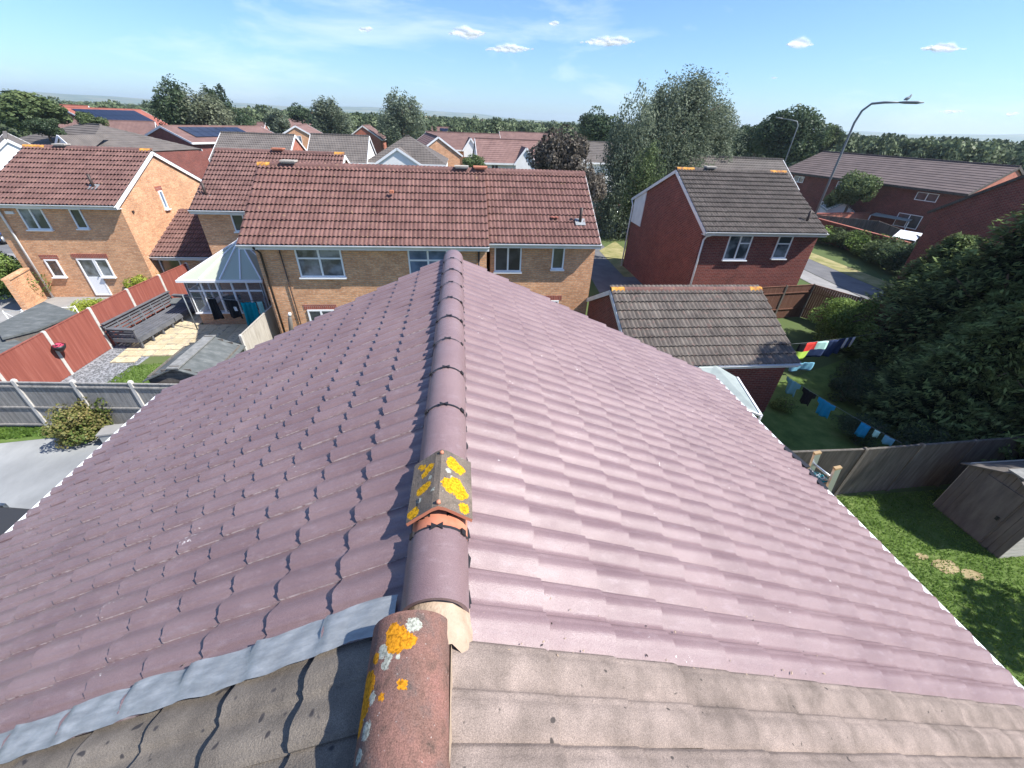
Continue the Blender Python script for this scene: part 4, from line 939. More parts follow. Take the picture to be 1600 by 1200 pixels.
# conifers at right, outer ones added off frame to cast shade
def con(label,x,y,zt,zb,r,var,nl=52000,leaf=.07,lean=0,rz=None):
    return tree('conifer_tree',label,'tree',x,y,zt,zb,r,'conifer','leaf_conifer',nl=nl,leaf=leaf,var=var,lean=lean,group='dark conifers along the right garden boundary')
con('tallest dark conifer at the right edge of the picture',20.6,12.2,-1.0,-8.2,4.2,1,60000,.052)
con('dark conifer in front of the plain brick wall, left of the tallest one',21.8,15.8,-3.4,-8.5,2.5,2)
con('near dark conifer above the grey right fence',16.7,9.3,-3.9,-8.5,2.4,3)
con('low conifer at the right fence corner',17.5,7.6,-3.4,-8.6,2.8,2)
con('outer conifer beyond the right picture edge',20.5,8.6,1.5,-8.6,3.6,1)
tree('shade_evergreen_tree','tall dark evergreen added outside the right edge to shade the washing garden','tree',17.2,7.4,3.0,-7.5,2.8,'round','leaf_conifer',nl=40000,leaf=.035,var=41)  # added to block the sun over the washing garden
con('tall outer conifer level with the right grey shed, mostly outside the picture',18.2,5.9,.8,-8.6,2.9,3)
con('tall outer conifer behind the washing garden, top outside the picture',22.5,10.5,2.0,-8.6,3.6,2)
con('wide conifer between the path and the washing lines',19.0,11.2,-4.0,-8.5,2.2,3)
# shade tree to the right of the lawn, outside the picture
tree('garden_tree','rounded garden tree beyond the right edge that shades the near lawn','tree',15.9,.5,-2.9,-6.6,2.2,'round','leaf_mid',nl=9000,leaf=.08,var=15)
# bushes
def bush(label,x,y,r,hgt,matn,nl=3500,leaf=.09,var=0,cat='bush',ry=None,name='bush'):
    g=gh(x,y);return tree(name,label,cat,x,y,g+hgt,g-.1*hgt,r,'bush',matn,nl=nl,leaf=leaf,var=var,ry=ry,lobes=24,trunk=True)
def pb(label,px,py,r,hgt,matn,**k): p=gp(px,py);return bush(label,p[0],p[1],r,hgt,matn,**k)
pb('ivy like green shrub against the left wall of the buff house',36,466,1.5,2.5,'leaf_bush',nl=9000,leaf=.05,var=1)
pb('yellow green shrub in front of the low brick link',240,462,.95,1.5,'leaf_lime',nl=3500,leaf=.08,var=2)
pb('dark shrub at the foot of the yellow green shrub',222,462,.6,.9,'leaf_dark',nl=2500,leaf=.09,var=3)
pb('yellow flowering plant by the left garden path',150,492,.8,.8,'leaf_lime',nl=3000,leaf=.08,var=4)
pb('rusty green bush against the grey fence beside the concrete drive',138,686,.85,1.3,'leaf_rusty',nl=6000,leaf=.075,var=5)
pb('smaller rusty bush right of the big one by the grey fence',172,672,.6,1.45,'leaf_rusty',nl=3500,leaf=.09,var=6)
pb('round bright ivy bush on the brown fence right of the red house',1295,538,1.55,2.6,'leaf_bush',nl=9000,leaf=.05,var=7)
pb('climbing plant hanging over the red fence',258,480,.33,1.5,'leaf_dark',nl=1500,leaf=.16,var=8)
for i,(px,py,r,hh,m,lb) in enumerate([(1285,392,1.7,1.6,'leaf_bush','left'),(1315,400,1.9,1.9,'leaf_mid','second'),(1345,412,2.0,2.0,'leaf_bush','middle'),(1378,425,2.1,2.1,'leaf_mid','fourth'),(1405,440,2.0,2.2,'leaf_dark','right')]):
    pb('scrubby bush along the far side of the path, %s of the row'%lb,px,py-12,r,hh,m,nl=4500,leaf=.07,var=20+i)
pb('low garden plant by the end of the shaded right lawn',1222,640,.5,.5,'leaf_bush',nl=1500,leaf=.1,var=30)
pb('white flowering shrub in the shaded right garden',1365,640,.6,1.2,'leaf_dark',nl=2000,leaf=.08,var=31)
pb('shrub behind the left hanging washing in the shaded garden',1330,600,.8,1.2,'leaf_dark',nl=2500,leaf=.08,var=32)
bush('dark shrub at the foot of the right conifers, beside the upper washing line',14.6,11.2,.9,1.3,'leaf_dark',nl=3500,leaf=.07,var=40)
bush('dark shrub behind the small garments on the lower washing line',13.2,9.0,.8,1.1,'leaf_dark',nl=3500,leaf=.07,var=43)
bush('dark leafy shrub in the shaded corner where the grey fence meets the conifers',14.3,7.9,.9,1.3,'leaf_dark',nl=3500,leaf=.07,var=44)
# far woodland: geometry nodes instances = stuff
def woodland():
    cr=[crown('wood_crown_mesh','round',M['leaf_far'],3600,.10,50+i,22) for i in range(3)]
    pts=[];rnd=random.Random(11)
    def houses_clear(x,y):
        for (hx,hy,r) in ((-62,92,14),(-78,104,12),(-41,124,9),(-24,76,9),(.4,77,9),(14,98,9),(-4,110,6),(-19,100,7),(81,72,14),(88,60,12),(-42,92,8)):
            if math.hypot(x-hx,y-hy)<r: return False
            # keep the sight line from the camera open
            d=math.hypot(hx,hy);t=(x*hx+y*hy)/d;s=abs(x*hy-y*hx)/d
            if t<d and s<r*.6: return False
        return True
    n=0
    while n<7600:
        d=105+ (rnd.random()**2.0)*2100;a=rnd.uniform(-60,68);x=d*math.sin(R(a));y=d*math.cos(R(a))
        # hedged fields: keep noise-driven clumps
        f=math.sin(x*.011+1.3)*math.cos(y*.009)+.5*math.sin(x*.03+y*.021)
        if d>420 and f<-.45: n+=1;continue
        if d<140 and not houses_clear(x,y): n+=1;continue
        pts.append((x,y,gh(x,y)));n+=1
    # nearer right side woodland
    for _ in range(330):
        a=rnd.uniform(38,66);d=rnd.uniform(92,150);pts.append((d*math.sin(R(a)),d*math.cos(R(a)),-8.3))
    for _ in range(60):
        a=rnd.uniform(-52,-38);d=rnd.uniform(115,150);pts.append((d*math.sin(R(a)),d*math.cos(R(a)),-8.3))
    me=bpy.data.meshes.new('woodland');me.from_pydata(pts,[],[]);o=link('woodland',me);o['kind']='stuff';o['label']='mixed woodland and hedgerow trees covering the land to the horizon';o['category']='woodland'
    srcs=[]
    ng=bpy.data.node_groups.new('woodland_nodes','GeometryNodeTree');ng.interface.new_socket('Geometry',in_out='INPUT',socket_type='NodeSocketGeometry');ng.interface.new_socket('Geometry',in_out='OUTPUT',socket_type='NodeSocketGeometry')
    gi=ng.nodes.new('NodeGroupInput');go=ng.nodes.new('NodeGroupOutput');gj=ng.nodes.new('GeometryNodeGeometryToInstance')
    for c in cr:
        c.transform(Matrix.Translation((0,0,.7)))
        so=bpy.data.objects.new('woodland_tree_source',c);srcs.append(so)
        oi=ng.nodes.new('GeometryNodeObjectInfo');oi.inputs[0].default_value=so;oi.inputs['As Instance'].default_value=True;ng.links.new(oi.outputs['Geometry'],gj.inputs[0])
    ip=ng.nodes.new('GeometryNodeInstanceOnPoints');ip.inputs['Pick Instance'].default_value=True
    rv=ng.nodes.new('FunctionNodeRandomValue');rv.data_type='FLOAT_VECTOR';rv.inputs[0].default_value=(3.2,3.2,3.0);rv.inputs[1].default_value=(6.0,6.0,5.4)
    rr=ng.nodes.new('FunctionNodeRandomValue');rr.data_type='FLOAT_VECTOR';rr.inputs[0].default_value=(0,0,0);rr.inputs[1].default_value=(.1,.1,6.28)
    ri=ng.nodes.new('FunctionNodeRandomValue');ri.data_type='INT';ri.inputs[4].default_value=0;ri.inputs[5].default_value=2
    ng.links.new(gi.outputs[0],ip.inputs['Points']);ng.links.new(gj.outputs[0],ip.inputs['Instance']);ng.links.new(rv.outputs[0],ip.inputs['Scale']);ng.links.new(rr.outputs[0],ip.inputs['Rotation']);ng.links.new(ri.outputs[2],ip.inputs['Instance Index'])
    ng.links.new(ip.outputs[0],go.inputs[0]);md=o.modifiers.new('scatter','NODES');md.node_group=ng
woodland()
# distant hills
def hills(name,d,amp,base,seed,m):
    rnd=random.Random(seed);ph=[rnd.uniform(0,6.28) for _ in range(6)];vs=[];n=160;rows=6
    for i in range(n+1):
        a=R(-75+150*i/n);hh=amp*(base+.35*math.sin(a*5+ph[0])+.22*math.sin(a*11+ph[1])+.1*math.sin(a*27+ph[2])+.05*math.sin(a*61+ph[3]))
        for j in range(rows+1):
            t=j/rows;dd=d*(1+.35*t);vs.append((dd*math.sin(a),dd*math.cos(a),-8.4+max(0,hh)*math.sin(t*math.pi/2)**1.3))
    mb=MB();r1=rows+1;mb.add(vs,[(i*r1+j,(i+1)*r1+j,(i+1)*r1+j+1,i*r1+j+1) for i in range(n) for j in range(rows)],0,True);o=mb.build(name,m);o['kind']='structure'
M['hill']=m_noise('hill_fields',[(.35,(.045,.075,.03)),(.5,(.09,.13,.05)),(.6,(.22,.2,.10)),(.7,(.05,.08,.035))],.006,.95,.1)
hills('hills',2300,13,.9,4,M['hill'])
hills('hills',3400,48,.85,9,M['hill'])
# distant small houses
def village():
    mb=MB();mb.box(-5,5,-4,4,0,4.6);me=mb.mesh('far_wall');me.materials.append(M['render'])
    mb=MB();mb.box(-5,5,-4,4,0,4.6);me2=mb.mesh('far_wall');me2.materials.append(M['brick_o'])
    mb=MB();mb.add([(-5.3,-4.4,4.5),(5.3,-4.4,4.5),(5.3,0,7.4),(-5.3,0,7.4),(-5.3,4.4,4.5),(5.3,4.4,4.5)],[(0,1,2,3),(3,2,5,4),(0,3,4),(1,5,2)]);rf=mb.mesh('far_roof');rf.materials.append(M['far_red'])
    mb=MB();mb.v=[];mb.add([(-5.3,-4.4,4.5),(5.3,-4.4,4.5),(5.3,0,7.4),(-5.3,0,7.4),(-5.3,4.4,4.5),(5.3,4.4,4.5)],[(0,1,2,3),(3,2,5,4),(0,3,4),(1,5,2)]);rf2=mb.mesh('far_roof');rf2.materials.append(M['far_brown'])
    rnd=random.Random(5)
    for i in range(46):
        if i<30: a=rnd.uniform(-7,3);d=rnd.uniform(500,1100)
        else: a=rnd.uniform(-35,60);d=rnd.uniform(600,1100)
        z=rnd.uniform(0,2.0);x,y=d*math.sin(R(a)),d*math.cos(R(a));h=empty('distant_house',(x,y,-8.3+z),rnd.uniform(0,3),'tiny distant house among the trees near the horizon','house','distant houses near the horizon')
        o=link('wall',me if rnd.random()<.6 else me2,h);q=link('roof',rf if rnd.random()<.6 else rf2,h)
        for p_ in(o,q):p_.scale=(1.1,1,1.0)
village()
# ================================================================== ground surfaces
sheet('lawn',[(-13.6,11.4),(-9.3,11.3),(-8.2,13.6),(-9.6,15.2),(-12.9,14.7)],M['grass'],.012)
sheet('gravel_bed',[(-15.1,11.2),(-13.3,11.2),(-12.6,15.6),(-14.4,16.6)],M['pebble'],.008)
sheet('driveway',[(-14.5,2),(-5,2),(-5,11.2),(-14.9,10.9)],M['concrete'],.01)
sheet('grass_verge',[(-15.0,10.5),(-11.8,10.9),(-11.8,11.6),(-15.0,11.3)],M['grass'],.018)
sheet('garden_path',[(-24,17.5),(-16.4,18.0),(-16.2,22.2),(-24,21.8)],M['paving'],.006)
sheet('lawn',[(-24,13.0),(-16.9,13.0),(-16.6,18.6),(-24,17.9)],M['grass_dry'],.012)
sheet('lawn',[(8.0,-3),(17.5,-3),(17.5,6.75),(8.0,6.7)],M['grass'],.010)
for i,(x,y,r) in enumerate(((11.55,4.45,.34),(11.2,4.75,.16),(11.95,4.2,.26))):
    sheet('bare_soil',[(x+r*math.cos(k*.7)*(1+.2*math.sin(k*2.3+i)),y+r*.6*math.sin(k*.7)) for k in range(9)],M['soil'],.02+.003*i)
sheet('lawn',[(6.5,6.8),(18.5,6.9),(18.5,14.5),(6.5,10.2)],M['grass'],.010)
sheet('path',[(24.9,29.5),(27.3,29.8),(26.6,14),(24.0,14)],M['asphalt'],.02)
sheet('kerb_strip',[(23.1,27.5),(24.8,29.4),(23.9,14),(22.2,14)],M['paving'],.026)
sheet('grass_verge',[(27.4,31),(29.0,31),(28.8,14),(26.7,14)],M['grass_dry'],.012)
sheet('lane',[(7.5,17),(10.9,17),(11.6,38),(9.2,38)],M['asphalt'],.012)
sheet('lawn',[(10.4,24.7),(12.9,24.7),(12.9,34),(10.6,31)],M['grass_dry'],.022)
sheet('road',[(-6,38.5),(40,34.5),(40,40),(-6,44)],M['asphalt'],.010)
sheet('pavement',[(5,37.4),(20,36.2),(20,37.8),(5,39.0)],M['paving'],.03)
sheet('road',[(-60,29),(-22.3,29),(-22.3,38),(-60,38)],M['asphalt'],.012)
sheet('pavement',[(-60,27.6),(-22.3,27.6),(-22.3,29),(-60,29)],M['paving'],.05)
# patio of slabs (pieces)
pat=empty('patio',(-12,17.3,gh(0,17)),0,'buff paved patio beside the conservatory and the pallet sofa','patio')
random.seed(21)
sl=MB();sl.box(-.21,.21,-.21,.21,-.03,.03);slm=sl.mesh('paving_slab');slm.materials.append(M['slab'])
for i in range(10):
    for j in range(13):
        x=-13.6+.44*i;y=14.7+.44*j
        if (x>-12.1 and y>18.2) or (x+13.6)*.35+14.9>y or x>-9.3: continue
        o=link('paving_slab',slm,pat);o.location=(x+12,y-17.3,gh(x,y)-gh(0,17)+.02+random.uniform(-.004,.004));o.rotation_euler=(math.atan(.045),random.uniform(-.01,.01),random.uniform(-.02,.02))
# pebbles
mb=MB();random.seed(5)
for _ in range(1800):
    x=random.uniform(-14.8,-12.8);y=random.uniform(11.7,16.6)
    if x<-15.0+.13*(y-11) or x>-13.2+.13*(y-11): continue
    r=random.uniform(.02,.045);mm=Matrix.Translation((x,y,gh(x,y)+.012))@Matrix.Rotation(random.random()*6,4,'Z')@Matrix.Diagonal((r*1.3,r,r*.6,1))
    mb.add([mm@Vector(v) for v in ((1,0,0),(-1,0,0),(0,1,0),(0,-1,0),(0,0,1))],[(0,2,4),(2,1,4),(1,3,4),(3,0,4)])
o=mb.build('pebbles',M['pebble']);tag(o,'grey slate pebbles along the foot of the red fence','pebbles',kind='stuff')
# grass blades
def blades(name,label,poly,n,hh,m='grass_blade'):
    pts=[];xs=[p[0] for p in poly];ys=[p[1] for p in poly]
    def inside(x,y):
        c=False;j=len(poly)-1
        for i in range(len(poly)):
            if (poly[i][1]>y)!=(poly[j][1]>y) and x<(poly[j][0]-poly[i][0])*(y-poly[i][1])/(poly[j][1]-poly[i][1])+poly[i][0]: c=not c
            j=i
        return c
    soil=((11.55,4.45,.34),(11.95,4.2,.26),(11.2,4.75,.16))
    while len(pts)<n:
        x=random.uniform(min(xs),max(xs));y=random.uniform(min(ys),max(ys))
        if inside(x,y) and not (any(math.hypot(x-a,(y-b)/.6)<r*.85 for a,b,r in soil) and random.random()<.62): pts.append((x,y,gh(x,y)+.01+hh*.4))
    P=np.array(pts);nn=np.random.normal(size=(n,3));nn[:,2]*=.45
    patch=.5+.35*np.sin(P[:,0]*3.1+np.sin(P[:,1]*2.3)*1.4)*np.sin(P[:,1]*2.7)
    me=leaf_mesh(name,P,nn,np.random.uniform(.5,1.3,n)*hh,patch*.7+np.random.normal(scale=.22,size=n),[M[m]],.35,np.tile(np.array([[1.,0,0]]),(n,1))*1.0)
    tag(link(name,me),label,'grass',kind='stuff')
blades('grass','blades of the sunlit right lawn',[(8.6,-1),(15.5,-1),(15.5,6.7),(8.2,6.7)],46000,.07)
blades('grass','blades of the small left lawn',[(-13.6,11.4),(-9.3,11.3),(-8.2,13.6),(-9.6,15.2),(-12.9,14.7)],14000,.07)
blades('grass','weedy bright grass along the foot of the grey fence',[(-15,10.7),(-11.9,11.0),(-11.9,11.5),(-15,11.25)],4000,.16)
# ================================================================== fences
def fence(label,pts,hgt,mpanel,mpost='post',rails=(.1,.5,.95),boards=.1,name='garden_fence',face=1,postw=.1,gravel=False,boardname='fence_panel',postrise=.05):
    a=Vector((*pts[0],0));h=empty(name,(a.x,a.y,gh(a.x,a.y)),0,label,'fence');off=-Vector(h.location)
    for i in range(len(pts)-1):
        p=Vector((*pts[i],0));q=Vector((*pts[i+1],0));L=(q-p).length;n=max(1,round(L/1.85));d=(q-p)/n;u=d.normalized();nr=Vector((-u.y,u.x,0))*face
        for k in range(n+1):
            c=p+d*k
            if k<n or i==len(pts)-2:
                g=gh(c.x,c.y);mb=MB();mm=Matrix.Translation((c.x,c.y,g))@Matrix.Rotation(math.atan2(u.y,u.x),4,'Z')
                w=postw/2;t=hgt+postrise;vs=[(-w,-w,-.3),(w,-w,-.3),(w,w,-.3),(-w,w,-.3),(-w,-w,t-.04),(w,-w,t-.04),(w,w,t-.04),(-w,w,t-.04),(-w*.6,-w*.6,t),(w*.6,-w*.6,t),(w*.6,w*.6,t),(-w*.6,w*.6,t)]
                mb.add([mm@Vector(v) for v in vs],[(0,1,5,4),(1,2,6,5),(2,3,7,6),(3,0,4,7),(4,5,9,8),(5,6,10,9),(6,7,11,10),(7,4,8,11),(8,9,10,11)]);o=mb.build('post',M[mpost],h);o.location=off
            if k<n:
                a0=c+u*postw/2;b0=c+d-u*postw/2;Lp=(b0-a0).length;mb=MB();nb=int(Lp/boards);g0=gh(a0.x,a0.y);g1=gh(b0.x,b0.y)
                for j in range(nb):
                    s=Lp*j/nb;e=Lp*(j+1)/nb;g=g0+(g1-g0)*(s/Lp);hh=hgt-random.uniform(0,.012)
                    P=lambda t_,o_,z_:tuple((a0+u*t_+nr*o_)+Vector((0,0,g+z_)))
                    th=.016;tk=random.uniform(-.003,.003)
                    s+=.012;vs=[P(s,.0+tk,0.03),P(e,th*2+tk,0.03),P(e,th*2+tk,hh),P(s,.0+tk,hh),P(s,-.012,0.03),P(e,-.012,0.03),P(e,-.012,hh),P(s,-.012,hh)]
                    mb.add(vs,[(0,1,2,3),(5,4,7,6),(3,2,6,7),(1,5,6,2),(0,3,7,4)])
                o=mb.build(boardname,M[mpanel],h);o.location=off
                for rr in rails:
                    m2=MB();z=hgt*rr;m2.beam(a0+Vector((0,0,g0+z))-nr*.03,b0+Vector((0,0,g1+z))-nr*.03,.035,.06)
                    m2.beam(a0+Vector((0,0,g0+z))-nr*.045,b0+Vector((0,0,g1+z))-nr*.045,.02,.03);o=m2.build('rail',M[mpanel],h);o.location=off
                m2=MB();m2.beam(a0+Vector((0,0,g0+hgt+.012)),b0+Vector((0,0,g1+hgt+.012)),.06,.025);o=m2.build('capping',M[mpanel],h);o.location=off
    return h
fence('red stained panel fence with concrete posts crossing the left gardens',[(-15.1,10.6),(-13.82,21.5)],1.74,'fence_red',rails=(.12,.5,.9),face=-1,boards=.12)
fence('weathered grey feather edge fence with concrete posts and rails facing the concrete drive',[(-16.9,11.45),(-13.15,11.2),(-8.3,10.85)],1.77,'fence_grey',rails=(.12,.5,.93),face=1,postrise=.12,boards=.12)
fence('pale weathered picket like fence panel behind the roof next to the downpipe',[(-8.0,13.7),(-7.75,16.2)],1.8,'fence_pale',rails=(.5,),face=-1,postw=.08,mpost='post')
fence('grey brown boarded fence at the end of the right lawn beside the ladder',[(8.0,6.85),(10.5,6.8),(17.6,7.0)],1.78,'fence_brown',mpost='fence_brown',rails=(),face=-1,boards=.13,postw=.11,postrise=.06)
fence('brown fence closing the shaded washing garden by the path',[(14.6,17.8),(18.0,18.2),(20.3,14.8),(20.8,9.5)],1.8,'fence_rb',mpost='fence_brown',rails=(.3,.8),face=1)
h=empty('trellis',(-18.2,18.1,gh(0,18)),R(12),'low white wire trellis at the edge of the left garden','trellis')
for k in range(5):
    mb=MB();mb.tube([(-1.2+.6*k,0,0),(-1.2+.6*k,0,.85)],.02,6);mb.build('post',M['white'],h)
for z in (.35,.8):
    mb=MB();mb.tube([(-1.2,0,z),(1.2,0,z)],.012,5);mb.build('rail',M['white'],h)
for k in range(4):
    mb=MB();mb.tube([(-1.2+.6*k,0,.05),(-.6+.6*k,0,.8)],.008,4);mb.tube([(-1.2+.6*k,0,.8),(-.6+.6*k,0,.05)],.008,4);mb.build('wire',M['white'],h)
# brick garden walls far right
def wallseg(label,p,q,hgt,m,capm='far_red'):
    c=(Vector((*p,0))+Vector((*q,0)))/2;h=empty('garden_wall',(c.x,c.y,gh(c.x,c.y)),0,label,'wall');a=Vector((*p,0))-Vector((c.x,c.y,0));b=Vector((*q,0))-Vector((c.x,c.y,0))
    mb=MB();mb.beam(a+Vector((0,0,hgt/2)),b+Vector((0,0,hgt/2)),.22,hgt);mb.build('wall',M[m],h)
    mb=MB();mb.beam(a+Vector((0,0,hgt+.03)),b+Vector((0,0,hgt+.03)),.3,.07);mb.build('coping',M[capm],h)
wallseg('dark red brick garden wall with orange coping across the path, front run',(33.0,38.5),(33.5,27.5),1.7,'brick_r')
wallseg('brick garden wall with orange coping behind the scrubby bushes, rear run',(33.2,38.6),(42.0,40.0),1.7,'brick_o')
wallseg('buff brick garden wall with pillar end across the lane behind the purple tree',(13.4,42.6),(14.9,42.7),1.2,'brick_y','brick_y')
wallseg('short brick wall at the end of the left garden by the buff house',(-20.9,21.3),(-20.4,19.7),1.5,'brick_y','brick_y')
# ================================================================== conservatory
def conservatory():
    x0,x1,y0,y1=-12.0,-8.9,18.05,20.55;g=gh(0,18);h=empty('conservatory',((x0+x1)/2,(y0+y1)/2,g),0,'white framed conservatory with pale polycarbonate hipped roof beside the middle terrace','conservatory')
    off=-Vector(h.location);zs=g+.55;ze=g+2.15;zr=g+3.35
    def B(mb,n,m,par=None):
        o=mb.build(n,M[m],par or h)
        if par is None:o.location=off
        return o
    mb=MB();mb.box(x0+.05,x1-.05,y0+.05,y0+.25,g-.1,zs);mb.box(x0+.05,x0+.25,y0+.25,y1,g-.1,zs);mb.box(x1-.25,x1-.05,y0+.25,y1,g-.1,zs);B(mb,'dwarf_wall','brick_y')
    mb=MB();mb.box(x0+.3,x1-.3,y0+.3,y1,g,g+.05);B(mb,'floor','paving')
    mb=MB();mb.box(x0-.03,x1+.03,y0-.04,y0+.28,zs,zs+.05);mb.box(x0-.03,x0+.28,y0+.28,y1,zs,zs+.05);B(mb,'sill','white')
    n=5;w=(x1-x0)/n
    mb=MB()
    for k in range(n+1):
        x=x0+k*w;mb.box(x-.04,x+.04,y0+.02,y0+.1,zs+.05,ze)
    mb.box(x0,x1,y0+.015,y0+.105,ze-.08,ze);mb.box(x0,x1,y0+.025,y0+.095,zs+1.02,zs+1.09)
    for k in range(4):
        y=y0+.06+(y1-y0-.1)*k/3;mb.box(x0-.02,x0+.06,y-.04,y+.04,zs+.05,ze);mb.box(x1-.06,x1+.02,y-.04,y+.04,zs+.05,ze)
    mb.box(x0-.015,x0+.065,y0+.1,y1,ze-.08,ze);mb.box(x0-.01,x0+.06,y0+.1,y1,zs+1.02,zs+1.09);mb.box(x1-.065,x1+.015,y0+.1,y1,ze-.08,ze)
    fr=B(mb,'frame','white')
    for k in range(n):
        mb=MB();x=x0+k*w;mb.quad((x+.04,y0+.06,zs+.05),(x+w-.04,y0+.06,zs+.05),(x+w-.04,y0+.06,ze-.08),(x+.04,y0+.06,ze-.08));B(mb,'pane','cons_glass')
    for k in range(3):
        y=y0+.1+(y1-y0-.1)*k/3;mb=MB();mb.quad((x0+.02,y+.7,zs+.05),(x0+.02,y,zs+.05),(x0+.02,y,ze-.08),(x0+.02,y+.7,ze-.08));B(mb,'pane','cons_glass')
    # hipped roof: apex ridge from (xa) at y1 side
    xa=(x0+x1)/2+.35;A=Vector((xa-.0,y1-.75,zr));Bk=Vector((xa,y1,zr))
    c=[Vector((x0-.1,y0-.1,ze)),Vector((x1+.1,y0-.1,ze)),Vector((x1+.1,y1,ze)),Vector((x0-.1,y1,ze))]
    def panel(pts,flip=False):
        mb=MB();vs=list(pts)+[p-Vector((0,0,.03)) for p in pts];m=len(pts);f=[tuple(range(m)),tuple(range(m,2*m))[::-1]]+[(i,i+m,(i+1)%m+m,(i+1)%m) for i in range(m)]
        mb.add(vs,f);B(mb,'roof_panel','cons_roof')
    k=4
    for i in range(k):
        p=c[0].lerp(c[1],i/k);q=c[0].lerp(c[1],(i+1)/k);panel([p,q,A])
    panel([c[1],c[2],Bk,A]);
    for i in range(2):
        p=c[0].lerp(c[3],1-i/2);q=c[0].lerp(c[3],1-(i+1)/2)
        if i==0: panel([p,q,A,Bk])
        else: panel([p,q,A])
    mb=MB();up=Vector((0,0,.03))
    for i in range(k+1): mb.beam(c[0].lerp(c[1],i/k)+up,A+up,.05,.05)
    mb.beam(c[0].lerp(c[3],.5)+up,A+up,.05,.05);mb.beam(A+up,Bk+up,.12,.08);mb.beam(c[1].lerp(c[2],.5)+up,A+up,.04,.04)
    B(mb,'glazing_bar','white')
    mb=MB();mb.box(x0-.18,x1+.18,y0-.2,y0-.1,ze-.1,ze-.0);mb.box(x0-.18,x0-.1,y0-.1,y1,ze-.1,ze);B(mb,'gutter','white')
M['cons_glass']=(lambda m:m)(mat('conservatory_glass',(.6,.66,.68),.02,.6))
_p=M['cons_glass'].node_tree.nodes['Principled BSDF'];_p.inputs['Transmission Weight'].default_value=.85;_p.inputs['IOR'].default_value=1.05
conservatory()
mb=MB()
h=empty('garden_chair',(-10.9,19.3,gh(0,19)),R(200),'dark armchair standing inside the conservatory','chair')
mb.box(-.35,.35,-.35,.35,.25,.45);mb.build('seat',M['cloth_black'],h);mb=MB();mb.box(-.35,.35,.28,.42,.45,1.05);mb.build('backrest',M['cloth_black'],h);mb=MB()
for a in(-.3,.3):
    for b in(-.3,.3): mb.box(a-.03,a+.03,b-.03,b+.03,0,.25)
mb.build('leg',M['bench'],h)
# cloth helper
def cloth(name,label,cat,p0,p1,drop,m,wave=.04,group=None,shape=None,nx=14,nz=8,patch=None,lean=0):
    p0=Vector(p0);p1=Vector(p1);d=p1-p0;L=d.length;u=d.normalized();nr=Vector((-u.y,u.x,0)).normalized();mb=MB();vs=[];fs=[];mi=[]
    for j in range(nz+1):
        for i in range(nx+1):
            s,t=i/nx,j/nz;wv=wave*1.6*math.sin(s*9+1.1*t+hash_(label)%7)*(.3+t)+wave*.7*math.sin(s*23+t*3)
            w_=shape(s,t) if shape else s
            vs.append(p0+u*(L*w_)+nr*(wv+lean*t)-Vector((0,0,drop*t*(1+.04*math.sin(s*6)))))
    f2=[]
    for j in range(nz):
        for i in range(nx): f2.append((j*(nx+1)+i,j*(nx+1)+i+1,(j+1)*(nx+1)+i+1,(j+1)*(nx+1)+i))
    me=bpy.data.meshes.new(name);c=(p0+p1)/2
    me.from_pydata([tuple(v-c) for v in vs],[],f2);me.update();me.polygons.foreach_set('use_smooth',[True]*len(f2))
    ms=m if isinstance(m,(list,tuple)) else [m]
    for q in ms: me.materials.append(M[q])
    if patch:
        for k,pl in enumerate(me.polygons): pl.material_index=patch((k%nx)/nx,(k//nx)/nz)
    o=link(name,me);o.location=c;tag(o,label,cat,group);sd=o.modifiers.new('thick','SOLIDIFY');sd.thickness=.008;return o
g18=gh(0,16.8)
cloth('towel','teal towel hanging on the airer in front of the conservatory','towel',(-9.55,17.2,g18+1.45),(-8.95,17.25,g18+1.45),1.1,'teal',.05)
cloth('towel','pale blue grey towel hung beside the teal towel','towel',(-8.93,17.26,g18+1.46),(-8.72,17.3,g18+1.46),.95,'cloth_mint',.03)
cloth('jacket','black hoodie with a white chest print hung by the conservatory window','hoodie',(-10.25,17.35,g18+1.55),(-9.65,17.25,g18+1.5),.8,['cloth_black','cloth_white'],.03,patch=lambda s,t:1 if (.45<s<.65 and .35<t<.6) else 0)
cloth('trousers','black trousers drying beside the hoodie','trousers',(-11.0,17.5,g18+1.6),(-10.6,17.45,g18+1.58),1.0,'cloth_black',.03)
mb=MB();h=empty('clothes_airer',(-10,17.3,g18),0,'thin metal clothes line prop carrying the towels and black clothes','clothes line')
mb.tube([(-1.9,.2,1.62),(0,.0,1.55),(1.4,0,1.48)],.012,5);mb.build('line',M['gal'],h);mb=MB();mb.tube([(1.4,0,0),(1.4,0,1.6)],.025,6);mb.build('post',M['gal'],h);mb=MB();mb.tube([(-1.9,.2,0),(-1.9,.2,1.7)],.025,6);mb.build('post',M['gal'],h)
# parasol rolled with white cap near pale fence
mb=MB();h=empty('folded_parasol',(-7.0,14.9,gh(0,14.9)),0,'folded parasol with white cap leaning beside the downpipe','parasol')
mb.tube([(0,0,0),(.25,.1,1.7)],.03,6);mb.build('pole',M['alu'],h);mb=MB();mb.tube([(.12,.05,.8),(.25,.1,1.75),(.28,.11,1.95)],[.1,.08,.03],8);mb.build('canopy',M['wood_dark'],h)
mb=MB();mb.tube([(.27,.11,1.9),(.3,.12,2.02)],[.07,.05],8);mb.build('cap',M['white'],h)
